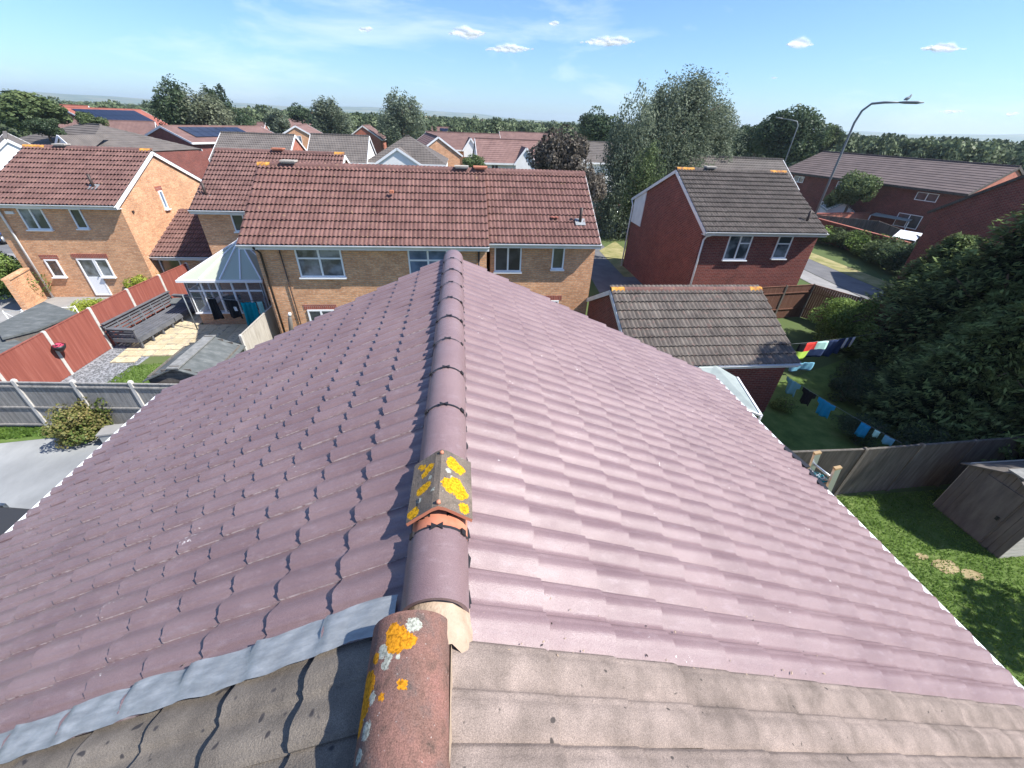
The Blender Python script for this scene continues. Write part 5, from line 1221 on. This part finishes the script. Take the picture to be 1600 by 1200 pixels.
# ================================================================== pallet sofa
def sofa():
    a=Vector((-14.1,15.95,0));b=Vector((-13.72,19.6,0));g=gh(0,18);L=(b-a).length
    h=empty('pallet_sofa',(-13.95,17.8,g),math.atan2((b-a).y,(b-a).x)-math.pi/2,'long dark grey slatted garden sofa made of pallets along the red fence','garden sofa')
    # local: y along length (-L/2..L/2), x outward from fence (0..1.05)
    def bx(n,*q,m='bench'): mb=MB();mb.box(*q);return mb.build(n,M[m],h)
    for k in range(6): bx('seat_slat',.05+.165*k,.05+.165*k+.118,-L/2,L/2,.42,.455)
    for k in range(4):
        z=.50+.12*k;mb=MB();mb.box(0,.022,-L/2,L/2,z,z+.075,0,Matrix.Rotation(R(-10),4,'Y'));mb.build('back_slat',M['bench'],h)
    for k in range(7):
        y=-L/2+.03+(L-.1)*k/6;mb=MB();mb.box(-.04,0,y,y+.05,.1,1.0,0,Matrix.Rotation(R(-8),4,'Y'));mb.build('back_post',M['bench'],h)
        mb=MB();mb.box(.93,1.0,y,y+.07,0,.42);mb.build('leg',M['bench'],h)
    bx('apron',1.0,1.03,-L/2,L/2,.26,.42);bx('apron',.02,1.0,-L/2-.03,-L/2,.26,.42)
    for s in(-1,1):
        y=s*L/2
        for z in (.5,.62,.74): bx('arm_slat',.0,.98,y-.012,y+.012,z,z+.085)
        bx('arm_top',-.02,1.04,y-.09,y+.09,.83,.865)
        bx('arm_post',.93,1.0,y-.03,y+.03,.42,.83)
    bx('back_cap',-.19,-.06,-L/2,L/2,1.0,1.03)
sofa()
# storage box
p=gp(300,492);h=empty('storage_box',(p[0]-.15,p[1]+.4,gh(0,p[1])),R(8),'grey plastic garden storage box beside the conservatory','storage box')
mb=MB();mb.box(-.6,.6,-.35,.35,0,.6);mb.build('body',M['bench'],h);mb=MB();mb.add([(-.64,-.39,.6),(.64,-.39,.6),(.64,.39,.6),(-.64,.39,.6),(-.6,0,.72),(.6,0,.72)],[(0,1,5,4),(2,3,4,5),(1,2,5),(3,0,4),(3,2,1,0)]);mb.build('lid',M['felt'],h)
# bin
p=gp(172,460);h=empty('rubbish_bin',(p[0],p[1]+.1,gh(0,p[1])),R(15),'black square bin by the back door of the buff house','bin')
mb=MB();mb.add([(-.2,-.2,0),(.2,-.2,0),(.2,.2,0),(-.2,.2,0),(-.27,-.27,.85),(.27,-.27,.85),(.27,.27,.85),(-.27,.27,.85)],[(0,1,5,4),(1,2,6,5),(2,3,7,6),(3,0,4,7),(4,5,6,7)]);mb.build('body',M['black'],h);mb=MB();mb.box(-.3,.3,-.3,.3,.851,.91);mb.build('lid',M['black'],h)
# hanging basket on red post
p=at_z(88,548,-7.4);h=empty('flower_basket',(-14.4,14.15,-7.25),0,'small hanging basket with pink flowers on the red fence','flower basket')
mb=MB();mb.tube([(0,0,-.22),(0,0,-.1),(0,0,0)],[.06,.17,.2],10);mb.build('basket',M['black'],h)
np.random.seed(4);u=unit(130);u[:,2]=np.abs(u[:,2])*.6;me=leaf_mesh('flowers',u*.15,u,np.full(130,.045),np.random.rand(130),[M['hang']]);o=link('flowers',me,h)
# sheds
def gable_shed(label,c,rz,w,d,hw,hr,mwall,mroof,name='garden_shed',over=.12,door=False,boards=.12,endm=None,vert=False):
    g=gh(c[0],c[1]);h=empty(name,(c[0],c[1],g),rz,label,'shed')
    mb=MB();mb.box(-w/2,w/2,-d/2,d/2,0,hw);mb.add([(-w/2,-d/2,hw),(w/2,-d/2,hw),(0,-d/2,hr)],[(0,1,2)]);mb.add([(-w/2,d/2,hw),(w/2,d/2,hw),(0,d/2,hr)],[(1,0,2)]);mb.build('wall',M[mwall],h)
    for s in (-1,1):   # cladding on the gable ends and sides
        mb=MB()
        if vert:
            x=-w/2
            while x<w/2-.01:
                zt=hw+(hr-hw)*(1-abs(x+boards/2)/(w/2));mb.box(x+.004,x+boards-.004,min(s*d/2,s*(d/2+.018)),max(s*d/2,s*(d/2+.018)),0,zt-.01);x+=boards
        else:
            z=0
            while z<hr-.05:
                hwid=w/2 if z<hw else w/2*(hr-z)/(hr-hw);mb.box(-hwid,hwid,min(s*d/2,s*(d/2+.02)),max(s*d/2,s*(d/2+.02)),z+.012,z+boards);z+=boards
        mb.build('cladding',M[mwall],h)
        mb=MB();z=0
        while z<hw-.02: mb.box(min(s*w/2,s*(w/2+.02)),max(s*w/2,s*(w/2+.02)),-d/2,d/2,z+.012,z+boards);z+=boards
        mb.build('cladding',M[endm or mwall],h)
    sl=(hr-hw)/(w/2);
    for s in (-1,1):
        mb=MB();x=s*(w/2+over);z=hw-over*sl;vs=[(0,-d/2-over,hr+.03),(x,-d/2-over,z+.03),(x,d/2+over,z+.03),(0,d/2+over,hr+.03)];vs+=[(a,b,c_-.035) for a,b,c_ in vs]
        mb.add(vs,[(0,1,2,3) if s<0 else (3,2,1,0),(4,7,6,5) if s<0 else (5,6,7,4),(0,4,5,1),(1,5,6,2),(2,6,7,3)]);mb.build('roof_side',M[mroof],h)
    mb=MB();mb.box(-.17,.17,-d/2-over-.01,d/2+over+.01,hr+.0,hr+.038);mb.build('ridge_strip',M['felt_worn'],h)
    if door:
        mb=MB();mb.box(-.4,.4,-d/2-.05,-d/2-.022,.06,1.7);q=mb.build('door',M[mwall],h);mb=MB();mb.box(.28,.34,-d/2-.08,-d/2-.05,.85,.95);mb.build('padlock',M['black'],q)
    return h
M['felt_worn']=m_noise('worn_felt_strip',[(.3,(.14,.145,.14)),(.7,(.27,.27,.26))],6,.95)
a=at_z(262,540,-6.75)
gable_shed('grey felt roofed shed just behind the left edge of the purple roof',(-8.72,12.2),R(0),1.75,1.95,1.72,2.1,'wood_dark','felt')
gable_shed('dark grey brown wooden shed with a padlocked door at the end of the right lawn',(14.25,5.38),R(-90),1.65,2.2,1.62,2.1,'wood_dark','wood_dark',door=True,vert=True,endm='wood_pale',boards=.14)
gable_shed('white plastic garden shed behind the far garden wall',(40.5,42.5),R(-30),2.4,3.4,1.6,2.4,'white','canopy',name='plastic_shed')
# flat dark felt roofs at left garden
def flatshed(label,pts,hgt,m='felt'):
    c=np.mean(pts,axis=0);g=gh(c[0],c[1]);h=empty('flat_roofed_shed',(c[0],c[1],g),0,label,'shed');q=[(p[0]-c[0],p[1]-c[1]) for p in pts];n=len(q);mb=MB()
    mb.add([(x*.95,y*.95,0) for x,y in q]+[(x*.95,y*.95,hgt-.05) for x,y in q],[(i,(i+1)%n,n+(i+1)%n,n+i) for i in range(n)]);mb.build('wall',M['wood_dark'],h)
    zz=[hgt+.05*(i%2) for i in range(n)]
    mb=MB();mb.add([(x,y,hgt-.05) for x,y in q]+[(x,y,hgt+.02) for x,y in q],[tuple(range(n,2*n)),tuple(range(n))[::-1]]+[(i,(i+1)%n,n+(i+1)%n,n+i) for i in range(n)]);mb.build('roof',M[m],h)
pz=lambda px,py:tuple(at_z(px,py,gh(0,15)+1.2)[:2])
flatshed('dark felt flat roofed shed behind the red fence, the far one of two',[pz(-5,512),pz(70,474),pz(122,492),pz(60,518),pz(5,532)][::-1],1.2)
flatshed('dark felt flat roof in front of the other one at the left edge',[pz(-60,545),pz(-10,518),pz(38,533),pz(-30,570)][::-1],1.15)
# canopy beside the garage
h=empty('canopy',(7.9,9.3,gh(0,9)),0,'pale green sheet roofed lean-to canopy in front of the garage','canopy')
mb=MB();c=[at_z(*q,-6.45) for q in ((1085,571),(1113,572),(1152,590),(1190,650),(1165,640),(1108,590))];vs=[(p[0]-7.9,p[1]-9.3,-6.45-gh(0,9)+ (.1 if i<2 else 0)) for i,p in enumerate(c)]
n=len(vs);vs+=[(x,y,z-.03) for x,y,z in vs];mb.add(vs,[tuple(range(n))[::-1],tuple(range(n,2*n))]+[(i,(i+1)%n,n+(i+1)%n,n+i) for i in range(n)]);mb.build('roof_sheet',M['canopy'],h)
mb=MB();mb.beam(vs[5],vs[4],.05,.06);mb.beam(vs[4],vs[3],.05,.06);mb.beam(vs[2],vs[3],.05,.06);mb.build('edge_trim',M['white'],h)
for i in (2,3):
    mb=MB();x,y,z=vs[i];mb.box(x-.05,x,y-.03,y+.03,0,z);mb.build('post',M['offwhite'],h)
# concrete planter by bush
p=gp(188,690);h=empty('concrete_planter',(p[0],p[1],gh(0,p[1])),R(10),'low square concrete planter block at the foot of the grey fence','planter');mb=MB();mb.box(-.28,.28,-.2,.2,0,.45);mb.build('body',M['concrete'],h);mb=MB();mb.box(-.31,.31,-.23,.23,.45,.5);mb.build('rim',M['paving'],h)
# ================================================================== ladder
def ladder():
    t0=at_d(1278,706,5.95);t1=at_d(1308,732,5.83)
    t0=Vector(t0);t1=Vector(t1);c=(t0+t1)/2
    h=empty('ladder',(c.x+1.15,c.y,-8.74),0,'aluminium ladder with yellow end caps leaning on the right eaves','ladder')
    u=(t1-t0);u.z=0;W=u.length;u.normalize();dn=Vector((1.15,.1,c.z*-1-8.74)).normalized()
    T=[c-u*W/2-Vector(h.location),c+u*W/2-Vector(h.location)];L=4.9
    for q in T:
        mb=MB();mb.beam(q,q+dn*L,.035,.085,0,up=(1,0,.2));s=mb.build('stile',M['alu'],h);mb=MB();mb.beam(q-dn*.012,q+dn*.02,.042,.092,0,up=(1,0,.2));mb.build('end_cap',M['orange'],s)
    for k in range(12):
        mb=MB();a=T[0]+dn*(.22+.27*k*1.45);b=T[1]+dn*(.22+.27*k*1.45)
        if k<12 and (.22+.27*k*1.45)<L: mb.tube([a,b],.017,6);mb.build('rung',M['alu'],h)
    hh=empty('rope',(c.x,c.y,c.z-.3),0,'green and white rope knotted round the ladder top','rope');mb=MB();random.seed(9);pts=[Vector((random.uniform(-.09,.09),random.uniform(-.12,.1),random.uniform(-.07,.07))) for _ in range(26)]
    mb.tube(pts,.006,5);mb.build('knot',M['teal'],hh);mb=MB();mb.tube([Vector((random.uniform(-.1,.1),random.uniform(-.12,.1),random.uniform(-.08,.06))) for _ in range(16)],.006,5);mb.build('loose_end',M['cloth_white'],hh)
ladder()
# ================================================================== washing in the shaded garden
def wline(label,pts,sag=.06):
    P=[Vector(p) for p in pts];h=empty('washing_line',P[0],0,label,'washing line');mb=MB();q=[]
    for k in range(13): t=k/12;q.append(P[0].lerp(P[1],t)-P[0]-Vector((0,0,4*sag*t*(1-t))))
    mb.tube(q,.005,5);mb.build('line',M['gal'],h);return P
P=wline('taut washing line above the garage corner carrying the colourful patchwork cloth',[(12.5,12.5,-6.85),(16.9,13.1,-6.72)])
lp=lambda a:P[0].lerp(P[1],a)-Vector((0,0,.24*a*(1-a)+.015))
cloth('patchwork_cloth','patchwork sheet with red, mint, lime and dark squares on the washing line','cloth',lp(.12),lp(.43),.72,['cloth_red','cloth_mint','cloth_lime','cloth_navy','cloth_black'],.03,patch=lambda s,t:(4 if s<.2 else (0 if s<.58 else 1)) if t<.5 else (2 if s<.5 else 3))
cloth('blanket','navy blue blanket hanging right of the patchwork sheet','blanket',lp(.45),lp(.62),.72,'cloth_navy',.03)
for k,(a,b) in enumerate(((.635,.66),(.675,.70),(.715,.74))):
    cloth('sock','narrow white and black sock, number %s from the navy blanket'%('one two three'.split()[k]),'sock',lp(a),lp(b),.45,'cloth_white' if k!=1 else 'cloth_navy',.01,nx=3,nz=4,group='socks at the right end of the line')
cloth('bed_sheet','pale blue grey sheet hanging low behind the patchwork','sheet',(12.7,12.2,-7.55),(13.7,12.25,-7.55),.35,'cloth_lblue',.03)
Q=wline('lower washing line running towards the grey fence with two blue shirts',[(10.8,10.5,-6.9),(11.75,6.95,-6.95)])
lq=lambda a:Q[0].lerp(Q[1],a)-Vector((0,0,.24*a*(1-a)+.015))
tee=lambda s,t:(s if t<.35 else .16+s*.68)
cloth('t_shirt','light blue t-shirt, nearest the garage on the lower line','t-shirt',lq(.04),lq(.19),.55,'cloth_lblue',.02,shape=tee,lean=.1)
cloth('t_shirt','strong blue t-shirt in the middle of the lower line','t-shirt',lq(.36),lq(.51),.58,'cloth_blue',.02,shape=tee,lean=.1)
cloth('t_shirt','black t-shirt between the two blue shirts','t-shirt',lq(.21),lq(.34),.5,'cloth_black',.02,shape=tee)
cloth('underwear','small teal blue garment at the fence end of the lower line','garment',lq(.72),lq(.79),.45,'cloth_blue',.02,nx=6,nz=4)
cloth('underwear','small mint garment next to last on the lower line','garment',lq(.82),lq(.86),.22,'cloth_mint',.02,nx=5,nz=4)
cloth('underwear','small pale violet garment, last on the lower line','garment',lq(.89),lq(.96),.25,'cloth_lblue',.02,nx=6,nz=4)
# ================================================================== street lamps
def lamp(label,base,pts,r,head,name='street_lamp'):
    h=empty(name,base,0,label,'street lamp');q=[Vector(p)-Vector(base) for p in pts];mb=MB();mb.tube(q,[r*1.15]+[r*.9]*(len(q)-2)+[r*.6],8);mb.build('pole',M['gal'],h)
    d=(q[-1]-q[-2]).normalized();mb=MB();mb.tube([q[-1]-d*.1,q[-1]+d*.15,q[-1]+d*head*.7,q[-1]+d*head],[.07,.13,.14,.04],8);o=mb.build('lantern',M['gal'],h)
    for v in o.data.vertices: v.co.z=q[-1].z+(v.co.z-q[-1].z)*.45
    return h,q[-1]
# tall lamp: base seen behind the red house
D=47.;b=at_d(1275,327,62);
def LP(px,py,d): return tuple(at_d(px,py,d))
dd=30.0
bb=at_d(1280,318,dd);base=(bb[0],bb[1],-8.3)
top=at_d(1326,205,dd)
arc=[at_d(px,py,dd) for px,py in ((1290,298),(1308,255),(1322,218),(1333,192),(1345,173),(1360,162),(1380,160),(1406,160))]
# keep the pole vertical: use base xy for the straight part, arm extends sideways
bx_,by_=arc[1][0],arc[1][1]
zz=[a[2] for a in arc];side=np.array([arc[-1][0]-arc[3][0],arc[-1][1]-arc[3][1]]);
pts=[(bx_,by_,-8.3),(bx_,by_,zz[2]-.6)]+[(bx_+(a[0]-arc[2][0]),by_+(a[1]-arc[2][1]),a[2]) for a in arc[2:]]
hL,endp=lamp('tall grey street lamp with a long curved arm in front of the long red terrace',(bx_,by_,-8.3),pts,.058,.85)
# pigeon on the lantern
e=Vector(pts[-1]);pg=empty('pigeon',(e.x+.25,e.y,e.z+.06),0,'small dark pigeon perched on the street lamp head','bird')
mb=MB();mb.tube([(-.17,0,.04),(-.08,0,.09),(.03,0,.12),(.09,0,.19),(.11,0,.25),(.15,0,.25)],[.015,.06,.07,.04,.035,.008],8);mb.build('body',M['gal'],pg)
mb=MB();mb.tube([(.0,-.02,.06),(.0,-.02,0)],.008,5);mb.tube([(.0,.02,.06),(.0,.02,0)],.008,5);mb.build('leg',M['terracotta'],pg)
dd=58.;A=[at_d(px,py,dd) for px,py in ((1228,255),(1240,215),(1247,197),(1246,190),(1238,188),(1222,185))]
x_,y_=A[1][0],A[1][1];pts=[(x_,y_,-8.3),(x_,y_,A[1][2])]+[(x_+(a[0]-A[2][0]),y_+(a[1]-A[2][1]),a[2]) for a in A[2:]]
lamp('more distant street lamp with its arm to the left in front of the broad oak',(x_,y_,-8.3),pts,.06,.6)
# ================================================================== cars
def car(label,x,y,rz,paint,L=4.2,Wd=1.75,H=1.45,cat='car',name='parked_car',van=False,g=None):
    g=gh(x,y)+.02 if g is None else g;h=empty(name,(x,y,g),rz,label,cat);hw=Wd/2
    lo=[(-L/2,.35),(-L/2,.75),(-L/2+.15,.88),(L/2-1.25,.92),(L/2-.15,.72),(L/2,.55),(L/2,.3),(-L/2,.3)]
    mb=MB();n=len(lo)
    vs=[(x_,-hw,z) for x_,z in lo]+[(x_,hw,z) for x_,z in lo];mb.add(vs,[tuple(range(n))[::-1],tuple(range(n,2*n))]+[(i,(i+1)%n,n+(i+1)%n,n+i) for i in range(n)])
    t=hw*.8;zt=H;cab=[(-L/2+.2,.88),(L/2-1.2,.92),(L/2-1.95,zt),(-L/2+.65,zt)] if not van else [(-L/2+.02,.85),(L/2-.9,.92),(L/2-1.5,H),(-L/2+.05,H)]
    vs=[];
    for s in(-1,1):
        for k,(x_,z) in enumerate(cab): vs.append((x_,s*(hw*.97 if k<2 else t),z))
    mb.add(vs,[(0,1,2,3)[::1],(4,7,6,5),(3,2,6,7)]);mb.build('body',M[paint],h)
    mb=MB();e=.006
    mb.add([(vs[1][0]+e,vs[1][1]*.92,vs[1][2]+.03),(vs[1][0]+e,-vs[1][1]*.92,vs[1][2]+.03),(vs[2][0]+e,-vs[2][1]*.9,zt-.05),(vs[2][0]+e,vs[2][1]*.9,zt-.05)],[(0,1,2,3)]);mb.build('windscreen',M['glass'],h)
    mb=MB();mb.add([(vs[0][0]-e,vs[0][1]*.92,vs[0][2]+.03),(vs[0][0]-e,-vs[0][1]*.92,vs[0][2]+.03),(vs[3][0]-e,-vs[3][1]*.9,zt-.05),(vs[3][0]-e,vs[3][1]*.9,zt-.05)],[(3,2,1,0)]);mb.build('rear_window',M['glass'],h)
    for s in(-1,1):
        mb=MB();x0,x1,x2,x3=cab[0][0]+.2,cab[1][0]-.2,cab[2][0]-.05,cab[3][0]+.08
        q=[(x0,s*(hw*.97+e),.93),(x1,s*(hw*.97+e),.95),(x2,s*(t+.02+e),zt-.07),(x3,s*(t+.02+e),zt-.07)];mb.add(q,[(0,1,2,3) if s<0 else (3,2,1,0)]);mb.build('side_window',M['glass'],h)
        for xx in (-L/2+.8,L/2-.8):
            mb=MB();mb.tube([(xx,s*(hw-.2),.32),(xx,s*(hw+.01),.32)],.32,14);w_=mb.build('wheel',M['black'],h);mb=MB();mb.tube([(xx,s*(hw+.005),.32),(xx,s*(hw+.02),.32)],.2,10);mb.build('rim',M['alu'],w_)
        mb=MB();mb.box(L/2-.06,L/2+.01,min(s*.5,s*.8),max(s*.5,s*.8),.55,.68);mb.build('headlight',M['glass_c'],h)
        mb=MB();mb.box(-L/2-.01,-L/2+.04,min(s*.55,s*.82),max(s*.55,s*.82),.6,.78);mb.build('tail_light',M['cloth_red'],h)
car('bright blue car parked on the road at the far left edge',-32.0,32.5,R(100),'car_blue',H=1.5)
car('red car partly hidden behind the blue car at the left edge',-37.5,38.5,R(95),'cloth_red')
car('dark green car parked behind the brick pillar near the purple tree',15.3,45.6,R(5),'car_green',H=1.5)
car('white van standing beyond the dark green car',16.8,49.5,R(95),'car_white',L=4.8,Wd=1.9,H=2.1,cat='van',name='parked_van',van=True)
car('dark grey car parked on the concrete drive under the left eaves',-10.9,5.4,R(80),'car_grey',H=1.42)
# clutter in far right gardens
def lean(label,x,y,rz,w,d,h0,h1,m):
    g=gh(x,y);h=empty('garden_shelter',(x,y,g),rz,label,'shelter');mb=MB();mb.add([(-w/2,-d/2,h0),(w/2,-d/2,h0),(w/2,d/2,h1),(-w/2,d/2,h1),(-w/2,-d/2,h0-.04),(w/2,-d/2,h0-.04),(w/2,d/2,h1-.04),(-w/2,d/2,h1-.04)],[(0,1,2,3),(7,6,5,4),(0,4,5,1),(1,5,6,2),(2,6,7,3),(3,7,4,0)]);mb.build('roof_sheet',M[m],h)
    for sx in(-1,1):
        for sy,hh in((-1,h0),(1,h1)): mb=MB();mb.box(sx*w/2-.04,sx*w/2+.04,sy*(d/2-.05)-.04,sy*(d/2-.05)+.04,0,hh-.05);mb.build('post',M['offwhite'],h)
lean('long pale roofed shelter beside the white plastic shed',42.5,37.8,R(-65),3.2,1.6,1.7,1.9,'canopy')
lean('small white roofed shelter with a sloping top near the plain brick wall',36.2,30.2,R(-60),1.5,1.5,1.5,1.9,'white')
fence('dark brown fence dividing the far right gardens',[(34.0,38.0),(38.6,35.4),(36.0,28.0)],1.75,'fence_brown',mpost='fence_brown',rails=(.5,),face=1,boards=.3)
for i,(x,y) in enumerate(((40.4,36.6),(39.7,35.6),(38.4,33.6))):
    h=empty('dustbin',(x,y,gh(x,y)),R(20*i),'dark wheeled bin behind the brown dividing fence, %s of the three'%('farthest','middle','nearest')[i],'bin','bins in the far right gardens');mb=MB();mb.box(-.28,.28,-.3,.3,.08,.95);mb.build('body',M['black'],h);mb=MB();mb.box(-.3,.3,-.33,.33,.95,1.02);mb.build('lid',M['bench'],h)
# ================================================================== clouds
def cloud_mat():
    m=bpy.data.materials.new('cloud_vapour');m.use_nodes=True;t=m.node_tree;t.nodes.clear()
    lw=N(t,'LayerWeight');lw.inputs[0].default_value=.5;inv=N(t,'Math',operation='SUBTRACT');inv.inputs[0].default_value=1;t.links.new(lw.outputs['Facing'],inv.inputs[1])
    pw=N(t,'Math',operation='POWER');t.links.new(inv.outputs[0],pw.inputs[0]);pw.inputs[1].default_value=2.3
    n=geo_noise(t,.014,6,.65);r=ramp(t,n.outputs[0],[(.33,(0,0,0)),(.55,(1,1,1))]);mu=N(t,'Math',operation='MULTIPLY');t.links.new(pw.outputs[0],mu.inputs[0]);t.links.new(r.outputs[0],mu.inputs[1])
    m2=N(t,'Math',operation='MULTIPLY');t.links.new(mu.outputs[0],m2.inputs[0]);m2.inputs[1].default_value=.97
    d=N(t,'BsdfDiffuse');d.inputs[0].default_value=(.95,.95,.95,1);tl=N(t,'BsdfTranslucent');tl.inputs[0].default_value=(.95,.95,.97,1);md=N(t,'MixShader');t.links.new(d.outputs[0],md.inputs[1]);t.links.new(tl.outputs[0],md.inputs[2]);md.inputs[0].default_value=.6
    tr=N(t,'BsdfTransparent');ms=N(t,'MixShader');t.links.new(m2.outputs[0],ms.inputs[0]);t.links.new(tr.outputs[0],ms.inputs[1]);t.links.new(md.outputs[0],ms.inputs[2]);o=N(t,'OutputMaterial');t.links.new(ms.outputs[0],o.inputs[0]);return m
M['cloud']=cloud_mat()
def cloud(label,px,py,w,hpx,seed,thin=1.):
    D=3200.;rnd=random.Random(seed);c=Vector(at_d(px,py,D));a=Vector(at_d(px-w/2,py,D));b=Vector(at_d(px+w/2,py,D));u=(b-a);Wm=u.length;u.normalize();hm=(Vector(at_d(px,py-hpx/2,D))-Vector(at_d(px,py+hpx/2,D))).length
    mb=MB();n=max(6,int(w/4.5))
    import bmesh
    bm=bmesh.new();bmesh.ops.create_icosphere(bm,subdivisions=3,radius=1);V=[v.co.copy() for v in bm.verts];Fc=[tuple(v.index for v in f.verts) for f in bm.faces];bm.free()
    for k in range(n):
        s=(k+.5)/n*2-1+rnd.uniform(-.1,.1);env=max(.25,1-abs(s)**1.6)*rnd.uniform(.55,1.1);rr=hm*.62*env
        p=u*(s*Wm*.45)+Vector((0,0,rr*.35*rnd.uniform(-.6,1)));q=rnd.uniform(0,6)
        mb.add([p+u*(v.x*rr*1.7)+Vector((-u.y,u.x,0))*(v.y*rr*1.5)+Vector((0,0,v.z*rr*.8*(1+.15*math.sin(v.x*5+q)))) for v in V],Fc,0,True)
    o=mb.build('cloud',M['cloud']);o.location=c;tag(o,label,'cloud');o.visible_shadow=True;return o
cloud('small puffy cloud, upper left one of the three near the top centre',731,53,58,24,1)
cloud('flat cloud below the upper left puffy one, near the top centre',795,77,88,16,2)
cloud('bright elongated cloud right of the top centre group',950,66,92,20,3)
cloud('small bright cloud high above the broad oak',1248,70,42,20,4)
cloud('wispy elongated cloud above the long curved lamp arm',1472,76,76,16,5)
cloud('tiny cloud left of the top centre group',572,46,24,12,6)
cloud('faint tiny cloud just above the flat one',865,36,16,10,7)
cloud('small low cloud right of the tall street lamp head',1487,174,42,8,8)
cloud('tiny low cloud near the right edge of the sky',1582,178,22,8,9)
cloud('very small faint cloud between the birch clump and the street lamps',1210,122,14,6,10)
# ================================================================== haze
hz=MB();hz.box(-5000,5000,-700,5100,-9.9,62)
vm=bpy.data.materials.new('haze_air');vm.use_nodes=True;t=vm.node_tree;t.nodes.clear();pv=N(t,'ShaderNodeVolumePrincipled'.replace('ShaderNode',''));pv.inputs['Density'].default_value=.00024;pv.inputs['Color'].default_value=(.78,.92,1,1);pv.inputs['Anisotropy'].default_value=.2
oo=N(t,'OutputMaterial');t.links.new(pv.outputs[0],oo.inputs['Volume'])
o=hz.build('haze',vm);o['kind']='stuff'
